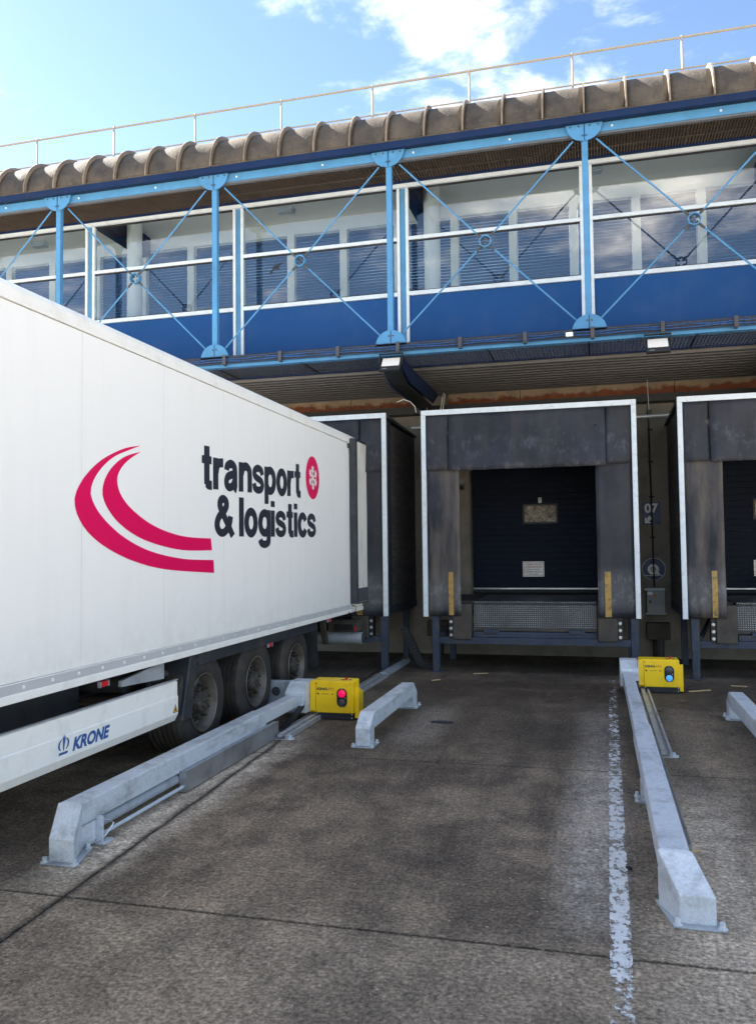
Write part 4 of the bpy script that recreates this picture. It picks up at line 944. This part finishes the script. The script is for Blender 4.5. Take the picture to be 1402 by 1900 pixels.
part('skirt_emblem', merge(arcstrip(cyy, czz, 0.046, 0.066, math.radians(120), math.radians(235), stretch=0.95), arcstrip(cyy, czz, 0.046, 0.066, math.radians(-55), math.radians(60), stretch=0.95),
     ([(SX, cyy-0.012, czz+0.07), (SX, cyy+0.002, czz+0.045), (SX, cyy+0.008, czz+0.075), (SX, cyy+0.018, czz+0.045), (SX, cyy+0.030, czz+0.07), (SX, cyy+0.002, czz-0.045), (SX, cyy-0.008, czz-0.045)], [(0, 1, 2, 3, 4, 5, 6)]),
     ([(SX, cyy-0.062, czz-0.072), (SX, cyy+0.045, czz-0.072), (SX, cyy+0.052, czz-0.054), (SX, cyy-0.055, czz-0.054)], [(0, 1, 2, 3)])), 'logoblue', sk)
tri = part('warning_triangle', ([(SX, 6.985, 0.548), (SX, 7.075, 0.548), (SX, 7.03, 0.628)], [(0, 1, 2)]), 'ink', sk)
part('triangle_face', ([(SX+0.001, 6.997, 0.555), (SX+0.001, 7.063, 0.555), (SX+0.001, 7.03, 0.614)], [(0, 1, 2)]), 'yellow', tri)
part('triangle_mark', ([(SX+0.002, 7.014, 0.562), (SX+0.002, 7.046, 0.562), (SX+0.002, 7.034, 0.598), (SX+0.002, 7.026, 0.598)], [(0, 1, 2, 3)]), 'ink', tri)
# chassis and running gear
for x in (-4.75, -5.55): part('chassis_beam', merge(box(x-0.06, x+0.06, TY0, 13.9, 0.98, 1.02), box(x-0.008, x+0.008, TY0, 13.9, 0.72, 0.98), box(x-0.06, x+0.06, TY0, 13.9, 0.69, 0.72)), 'chassis', TR)
for i in range(12): part('cross_member', box(TXL+0.06, TX-0.07, 1.2+i*1.1, 1.28+i*1.1, 1.02, 1.16), 'chassis', TR)
part('skirt_bracket', prism([(6.30, 0.95), (7.02, 1.02), (7.02, 0.86), (6.30, 0.90)], 'X', TX-0.12, TX-0.09), 'galvdull', TR)
part('air_tank', tube([(-4.15, 6.7, 0.86), (-5.9, 6.7, 0.86)], 0.09, 16), 'chassis', TR, smooth=True)
part('valve_cluster', merge(box(-4.25, -4.05, 7.0, 7.15, 0.82, 0.95), tube([(-4.05, 6.85, 0.88), (-4.02, 7.2, 0.88)], 0.03, 8), tube([(-4.15, 7.1, 0.7), (-4.15, 7.1, 1.0)], 0.02, 8)), 'chassis', TR)
WY = [7.74, 9.08, 10.42]; WR = 0.515
for ci, wx, sgn in ((0, TX-0.045, 1), (1, TXL+0.045, -1)):
    for wy in WY:
        wc = Vector((wx, wy, WR)); ax = (sgn, 0, 0)
        # profile: (radius, offset), outer face at 0, inward negative
        tp = [(0.295, -0.01), (0.31, 0.0), (0.34, 0.006), (0.40, 0.010), (0.455, 0.004), (0.49, -0.012), (0.512, -0.03), (WR, -0.05)]
        gr = []
        for k in range(6):
            o = -0.05-0.055*k
            gr += [(WR, o-0.004), (WR, o-0.041), (WR-0.014, o-0.045), (WR-0.014, o-0.053)]
        gr += [(WR, -0.383), (0.50, -0.395), (0.44, -0.41), (0.30, -0.40), (0.295, -0.36)]
        wh = part('wheel', lathe(tp+gr, wc, ax, 64, cap=False), 'tyre', TR, smooth=True)
        part('rim', lathe([(0.298, 0.004), (0.292, 0.010), (0.283, 0.002), (0.276, -0.03), (0.262, -0.05), (0.258, -0.13), (0.235, -0.155)], wc, ax, 48, cap=False), 'rim', wh, smooth=True)
        part('disc', lathe([(0.236, -0.16), (0.225, -0.12), (0.20, -0.085), (0.165, -0.075), (0.12, -0.075), (0.115, -0.02), (0.095, 0.005), (0.06, 0.012), (0.055, 0.02), (0.0005, 0.022)], wc, ax, 40, cap=False), 'hub', wh, smooth=True)
        for k in range(10):
            a = 2*math.pi*k/10+0.2; p = wc + Vector((sgn*-0.075, 0.165*math.cos(a), 0.165*math.sin(a)))
            part('wheel_nut', merge(tube([p, p+Vector((sgn*0.035, 0, 0))], 0.021, 6), tube([p+Vector((sgn*0.035, 0, 0)), p+Vector((sgn*0.065, 0, 0))], 0.012, 8)), 'hub', wh)
        if ci == 0:
            for k in range(5):
                a = 2*math.pi*k/10+0.5
                p = wc + Vector((0.02, 0.04*math.cos(2*a), 0.04*math.sin(2*a))); part('hub_bolt', tube([p, p+Vector((0.012, 0, 0))], 0.009, 6), 'rim', wh)
    wx2 = wx
for wy in WY: part('axle', tube([(TX-0.4, wy, WR), (TXL+0.4, wy, WR)], 0.075, 14), 'chassis', TR, smooth=True)
fd = part('mudguard', merge(box(TX-0.42, TX-0.012, 7.36, 11.2, 0.955, 1.03-0.004)) if False else merge(prism([(7.50, 1.02), (11.19, 1.02), (11.19, 0.915), (7.56, 0.915)], 'X', TX-0.035, TX-0.012), box(TX-0.42, TX-0.036, 7.4, 11.18, 1.025, 1.033)), 'plastic', TR)
part('mudguard_front', prism([(7.22, 0.42), (7.40, 1.022), (7.56, 1.022), (7.42, 0.42)], 'X', TX-0.40, TX-0.012), 'plastic', fd, bevel=0.012)
part('mudflap', box(TX-0.40, TX-0.03, 11.24, 11.262, 0.38, 1.02), 'rubber', fd)
lampm = thing
for (y_, z_, mm) in ((5.92, 0.99, 'red'), (9.44, 0.90, 'red'), (11.75, 1.0, 'red')):
    l_ = part('marker_lamp', box(TX-0.03, TX-0.004, y_-0.05, y_+0.05, z_-0.022, z_+0.022), 'red', TR, bevel=0.004)
    part('lamp_clip', merge(box(TX-0.031, TX-0.002, y_-0.062, y_-0.052, z_-0.024, z_+0.024), box(TX-0.031, TX-0.002, y_+0.052, y_+0.062, z_-0.024, z_+0.024)), 'plate', l_)
# rear lamp carrier and underrun bar
un = part('underrun_bar', tube([(TXL+0.1, 13.3, 0.575), (TX+0.065, 13.3, 0.575)], 0.105, 20), 'galvdull', TR, smooth=True)
part('bar_end', tube([(TX+0.066, 13.3, 0.575), (TX+0.072, 13.3, 0.575)], 0.095, 20), 'chassis', un)
rl = part('lamp_carrier', prism([(13.10, 0.70), (13.10, 0.84), (13.16, 0.885), (13.42, 0.885), (13.42, 0.70)], 'X', -4.33, TX+0.03), 'bumper', TR, bevel=0.008)
part('lamp_recess_plate', box(-4.22, TX-0.04, 13.085, 13.099, 0.72, 0.82), 'black', rl)  # black plate on the carrier face paints the recess dark
part('tail_lamp', box(TX-0.02, TX+0.015, 13.09, 13.099, 0.71, 0.78), 'red', rl)
part('carrier_arm', prism([(13.02, 0.99), (13.02, 0.72), (13.15, 0.47), (13.28, 0.47), (13.12, 0.72), (13.12, 0.99)], 'X', -4.44, -4.36), 'bumper', TR)
part('carrier_arm', prism([(13.02, 0.99), (13.02, 0.72), (13.15, 0.47), (13.28, 0.47), (13.12, 0.72), (13.12, 0.99)], 'X', -5.94, -5.86), 'bumper', TR)
# ------------------------------------------------------------------ wheel restraints (long guide with yellow carriage)
def bolts(pts, r=0.016, h=0.035): return [lathe([(r*1.7, 0), (r*1.7, 0.006), (r, 0.007), (r, h)], p, (0, 0, 1), 6) for p in pts]
def restraint(dx, cyr, label, lamp, gy0, gy1, y_in):
    Rr = thing('wheel_restraint', (-3.5+dx, 7.0, 0), label, 'wheel restraint', 'powered wheel restraints')
    xa, xb = -3.625+dx, -3.46+dx
    part('guide_beam', box(xa, xb, 5.03, y_in, 0.165, 0.325), 'galv', Rr, bevel=0.012)
    part('inner_beam', box(xa+0.008, xb-0.012, y_in+0.002, cyr-0.12, 0.185, 0.318), 'galv', Rr, bevel=0.010)
    sh = lambda c: (c[0] + max(0, (5.03-c[1])/0.23*0.095), c[1], c[2])
    ft = part('front_foot', prism([(4.80, 0.012), (4.80, 0.165), (5.03, 0.326), (5.031, 0.012)], 'X', xa-0.012, xb+0.012, sh), 'galv', Rr, bevel=0.008)
    part('foot_web', box(xa+0.0, xb+0.006, 5.032, 5.20, 0.012, 0.164), 'galv', ft)
    part('base_plate', prism([(xa+0.045, 4.757), (xb+0.150, 4.757), (xb+0.055, 5.09), (xa-0.025, 5.09)], 'Z', 0.002, 0.014), 'galvdull', ft, bevel=0.003)
    each('anchor_bolt', bolts([(xa+0.070, 4.776, 0.014), (xb+0.130, 4.776, 0.014), (xb+0.036, 5.065, 0.014)]), 'galv', ft)
    # middle support
    ms = part('support_post', box(xa-0.004, xa+0.06, 7.0, 7.12, 0.012, 0.163), 'galv', Rr)
    part('base_plate', box(xa-0.05, xa+0.08, 6.97, 7.15, 0.002, 0.013), 'galvdull', ms)
    each('anchor_bolt', bolts([(xa-0.03, 6.99, 0.013), (xa-0.03, 7.13, 0.013)]), 'galv', ms)
    # cylinder and line under the beam
    part('cylinder', tube([(xb-0.045, 5.24, 0.112), (xb-0.045, gy0+0.8, 0.112)], 0.043, 18), 'alum' if False else 'galvdull', Rr, smooth=True)
    part('conduit', tube([(xb+0.03, 5.24, 0.055), (xb+0.03, gy0+0.5, 0.055)], 0.014, 10), 'alu', Rr, smooth=True)
    lg = part('cylinder_bracket', merge(box(xb-0.02, xb+0.055, 5.205, 5.222, 0.012, 0.19), box(xb-0.06, xb+0.09, 5.18, 5.30, 0.002, 0.013)), 'galv', Rr)
    part('hose', tube([(xb-0.03, 5.25, 0.14), (xb+0.05, 5.29, 0.14), (xb+0.085, 5.30, 0.12), (xb+0.06, 5.24, 0.05), (xb+0.02, 5.18, 0.018), (xb-0.04, 5.17, 0.02)], 0.006, 6), 'alum', lg, smooth=True)
    part('nipple', tube([(xb-0.03, 5.235, 0.14), (xb+0.02, 5.26, 0.14)], 0.011, 8), 'alum', lg)
    # guard plate
    gp = part('guard_plate', box(xb+0.055, xb+0.061, gy0, gy1, 0.012, 0.185), 'guard', Rr)
    part('guard_return', merge(box(xb+0.0, xb+0.0545, gy0, gy0+0.006, 0.012, 0.185), box(xb+0.005, xb+0.0545, gy0+0.01, gy1, 0.172, 0.178)), 'guard', gp)
    # floor rail
    fr = part('floor_rail', merge(box(xb+0.03, xb+0.20, max(gy1-0.1, 8.35), 12.9, 0.002, 0.012), box(xb+0.03, xb+0.055, max(gy1-0.1, 8.35), 12.9, 0.012, 0.055), box(xb+0.175, xb+0.20, max(gy1-0.1, 8.35), 12.9, 0.012, 0.055), box(xb+0.09, xb+0.14, max(gy1-0.1, 8.35), 12.9, 0.03, 0.062)), 'alum', Rr)
    part('floor_rail_end', box(xb+0.06, xb+0.18, 12.902, 14.6, 0.002, 0.07), 'galvdull', fr, bevel=0.006)
    part('rail_clip', merge(lathe([(0.05, 0), (0.05, 0.012), (0.02, 0.014), (0.02, 0.04)], (xb+0.21, max(gy1-0.1, 8.35)+0.06, 0.002), (0, 0, 1), 12)), 'alu', fr)
    # energy chain
    lk = mesh('chain_link', box(-0.03, 0.03, -0.02, 0.02, -0.018, 0.018), 'black')
    yb = cyr-0.14; pth = [(yb, 0.20), (yb-0.15, 0.15), (yb-0.35, 0.10), (yb-0.6, 0.06), (yb-0.85, 0.035)]
    for k in range(22):
        t = k/21*4; i = min(3, int(t)); u = t-i
        py, pz = pth[i][0]+(pth[i+1][0]-pth[i][0])*u, pth[i][1]+(pth[i+1][1]-pth[i][1])*u
        piece('chain_link', lk, Rr, (xb+0.025, py, pz), (math.atan2(pth[i+1][1]-pth[i][1], pth[i+1][0]-pth[i][0])+math.pi, 0, 0))
    # bracket box that joins the beam to the carriage
    bk = part('arm_bracket', prism([(cyr-0.20, 0.11), (cyr-0.20, 0.345), (cyr-0.02, 0.455), (cyr+0.22, 0.455), (cyr+0.22, 0.11)], 'X', xa-0.02, xb+0.055), 'galv', Rr, bevel=0.010)
    part('bracket_flange', box(xb+0.056, xb+0.066, cyr-0.16, cyr+0.2, 0.10, 0.44), 'galv', bk)
    each('bolt', [lathe([(0.014, 0), (0.014, 0.012)], (xb+0.03, cyr-0.201, z), (0, -1, 0), 8) for z in (0.13, 0.20, 0.30)], 'alu', bk)
    # yellow carriage
    ca = part('carriage', prism([(xb+0.068, 0.085), (xb+0.068, 0.455), (xb+0.095, 0.468), (xb+0.60, 0.468), (xb+0.612, 0.455), (xb+0.612, 0.085)], 'Y', cyr, cyr+0.27), 'yellow', Rr, bevel=0.006)
    part('carriage_side', prism([(cyr+0.06, 0.02), (cyr+0.06, 0.40), (cyr+0.26, 0.32), (cyr+0.27, 0.03)], 'X', xb+0.613, xb+0.665), 'yellow', ca, bevel=0.006)
    fp = part('front_cover', box(xb+0.145, xb+0.59, cyr-0.006, cyr-0.001, 0.092, 0.448), 'yellow', ca, bevel=0.002)
    part('cover_gap', box(xb+0.139, xb+0.1435, cyr-0.003, cyr-0.0005, 0.09, 0.45), 'amber', ca)
    part('skirt', box(xb+0.14, xb+0.605, cyr+0.01, cyr+0.25, 0.012, 0.083), 'rubber', ca)
    each('skirt_screw', [lathe([(0.008, 0), (0.008, 0.006)], (xx, cyr+0.01, z), (0, -1, 0), 8) for xx in (xb+0.152, xb+0.593) for z in (0.03, 0.07)], 'alum', ca)
    part('lower_tray', box(xb-0.02, xb+0.13, cyr+0.0, cyr+0.25, 0.09, 0.105), 'yellow', ca)
    hx = xb+0.475; hz0, hz1 = 0.16, 0.385
    rr = 0.064
    pl = [(hx+rr*math.cos(a), hz1-rr+rr*math.sin(a)) for a in [math.pi*i/16 for i in range(17)]] + [(hx+rr*math.cos(a), hz0+rr+rr*math.sin(a)) for a in [math.pi+math.pi*i/16 for i in range(17)]]
    hs = part('signal_housing', prism(pl, 'Y', cyr-0.014, cyr-0.0065), 'black', ca)
    top, bot = ('lensred', 'lensoff') if lamp == 'red' else ('lensoff', 'lensblue')
    part('signal_lens', lathe([(0.047, 0), (0.046, 0.008), (0.03, 0.014), (0.0005, 0.016)], (hx, cyr-0.0145, 0.322), (0, -1, 0), 28), top, hs, smooth=True, label='lit red signal lens' if lamp == 'red' else 'unlit upper lens')
    part('signal_lens', lathe([(0.043, 0), (0.042, 0.008), (0.03, 0.012), (0.0005, 0.014)], (hx, cyr-0.0145, 0.214), (0, -1, 0), 28), bot, hs, smooth=True, label='unlit lower lens' if lamp == 'red' else 'lit blue signal lens')
    each('signal_stud', [lathe([(0.008, 0), (0.006, 0.006)], (px, cyr-0.0145, pz), (0, -1, 0), 8) for px, pz in ((hx, 0.377), (hx, 0.167), (hx+0.042, 0.268))], 'plate', hs)
    part('lettering', text_fit('KING', xb+0.158, xb+0.29, 0.355, 0.388, 'Y', cyr-0.0075, 0.045), 'ink', fp)
    part('lettering', text_fit('470', xb+0.296, xb+0.372, 0.355, 0.388, 'Y', cyr-0.0075, 0.0), 'amber', fp)
    part('fine_print', merge(box(xb+0.16, xb+0.183, cyr-0.0078, cyr-0.0065, 0.302, 0.322), box(xb+0.215, xb+0.31, cyr-0.0078, cyr-0.0065, 0.309, 0.314), box(xb+0.345, xb+0.365, cyr-0.0078, cyr-0.0065, 0.305, 0.317)), 'ink', fp)
    each('cover_screw', [lathe([(0.006, 0), (0.006, 0.003)], (xx, cyr-0.006, z), (0, -1, 0), 8) for xx in (xb+0.155, xb+0.58) for z in (0.105, 0.435)], 'ink', fp)
    part('stop_button', lathe([(0.012, 0), (0.012, 0.01), (0.022, 0.011), (0.022, 0.02), (0.014, 0.026)], (xb+0.50, cyr+0.10, 0.468), (0, 0, 1), 16), 'red', ca, smooth=True)
    part('top_fitting', merge(box(xb+0.44, xb+0.48, cyr+0.08, cyr+0.10, 0.468, 0.476), box(xb+0.53, xb+0.56, cyr+0.10, cyr+0.13, 0.468, 0.474)), 'chassis', ca)
    return Rr, xa, xb
Rl, xa, xb = restraint(0.0, 9.55, 'wheel restraint beside the trailer, its yellow carriage showing a red light', 'red', 6.42, 8.53, 8.35)
ab = part('wheel_block_arm', merge(box(-4.25, xa-0.022, 9.62, 9.70, 0.14, 0.44), box(-4.25, xa-0.022, 9.701, 9.78, 0.14, 0.17)), 'galvdull', Rl, bevel=0.006)
part('arm_boss', lathe([(0.055, 0), (0.055, 0.01), (0.03, 0.012)], (-3.86, 9.619, 0.31), (0, -1, 0), 16), 'chassis', ab)
restraint(3.938, 12.2, 'wheel restraint in the right lane, its yellow carriage showing a blue light', 'blue', 5.55, 8.6, 8.45)
# ------------------------------------------------------------------ short guide rails
def short_guide(x0, y0, y1, label):
    G = thing('wheel_guide', (x0+0.08, (y0+y1)/2, 0), label, 'guide rail', 'short wheel guide rails')
    x1 = x0+0.16
    part('beam', box(x0, x1, y0+0.19, y1-0.19, 0.165, 0.335), 'galv', G, bevel=0.012)
    for a, s in ((y0, 1), (y1, -1)):
        l = part('leg', prism([(a, 0.013), (a, 0.20), (a+s*0.188, 0.335), (a+s*0.188, 0.013)], 'X', x0+0.001, x1-0.001), 'galv', G, bevel=0.010)
        part('base_plate', prism([(x0-0.035, a-s*0.035), (x1+0.04, a-s*0.035), (x1+0.04, a+s*0.22), (x0-0.035, a+s*0.22)], 'Z', 0.002, 0.0125), 'galvdull', l, bevel=0.003)
        each('anchor_bolt', bolts([(x0-0.017, a-s*0.017, 0.0125), (x1+0.022, a-s*0.015, 0.0125), (x1+0.022, a+s*0.195, 0.0125), (x0-0.017, a+s*0.195, 0.0125)]), 'galv', l)
short_guide(-2.455, 8.29, 10.63, 'short galvanised guide rail standing alone left of the middle lane')
short_guide(1.47, 8.2, 10.66, 'short galvanised guide rail at the right edge of the photo')
# ------------------------------------------------------------------ litter on the ground
def stick(p, q, w, label):
    tag(part('wood_splinter', bar((*p, 0.012), (*q, 0.016), w, 0.012), 'wood', None), label, 'wood splinter', 'wood splinters')
stick((-1.96, 13.45), (-1.74, 13.52), 0.02, 'pale wood splinter under the empty dock')
stick((1.22, 12.35), (1.52, 12.5), 0.03, 'thick wood splinter right of the yellow carriage')
stick((1.86, 12.98), (2.06, 12.9), 0.018, 'thin wood splinter under the right dock')
stick((0.57, 5.93), (0.64, 5.96), 0.006, 'tiny twig beside the right guide beam')
stick((-2.5, 12.65), (-2.38, 12.72), 0.014, 'small wood chip near the shelter leg on the damp patch')
tag(part('plastic_offcut', box(-1.92, -1.67, 9.62, 9.72, 0.003, 0.012), 'plastic', None), 'flat dark plastic offcut lying in the middle lane', 'offcut')
tag(part('rubber_washer', lathe([(0.022, 0), (0.022, 0.006), (0.012, 0.006), (0.012, 0)], (0.16, 5.56, 0.004), (0, 0, 1), 16, closed=True), 'rubber', None), 'small black washer right of the painted line', 'washer')
RL_ = random.Random(4)
spots = [((-0.36, 11.5), 'dry leaf left of the painted line'), ((0.26, 9.95), 'dry leaf between painted line and right guide beam'), ((0.72, 10.9), 'dry leaf in front of the blue lit carriage'), ((-3.4, 11.35), 'leaf litter on the floor rail behind the red lit carriage'), ((1.05, 11.5), 'leaf scrap right of the floor rail')]
for (x, y), lb in spots:
    a = RL_.uniform(0, 6); v = []
    for k in range(7):
        r = (0.055, 0.035, 0.05, 0.03, 0.06, 0.03, 0.04)[k]; v.append((x+r*math.cos(a+k*0.9), y+r*math.sin(a+k*0.9), 0.008+RL_.uniform(0, 0.02)+(0.05 if 'rail' in lb and 'floor rail behind' in lb else 0)))
    v.append((x, y, v[0][2]+0.006))
    o = tag(part('dry_leaf', (v, [(k, (k+1) % 7, 7) for k in range(7)]), 'leaf', None), lb, 'leaf', 'dry leaves')
# scattered grit
gv = []; 
for i in range(220):
    y = RL_.uniform(10.6, 13.6) if i % 3 else RL_.uniform(4, 10); x = RL_.uniform(-2.8, 2.6); r = RL_.uniform(0.004, 0.011)
    gv.append(lathe([(r, 0), (r*0.8, r*0.8), (r*0.2, r)], (x, y, 0.001), (0, 0, 1), 5))
tag(part('grit', merge(*gv), 'leaf', None), 'scattered pale grit and small stones on the apron', 'grit', kind='stuff')
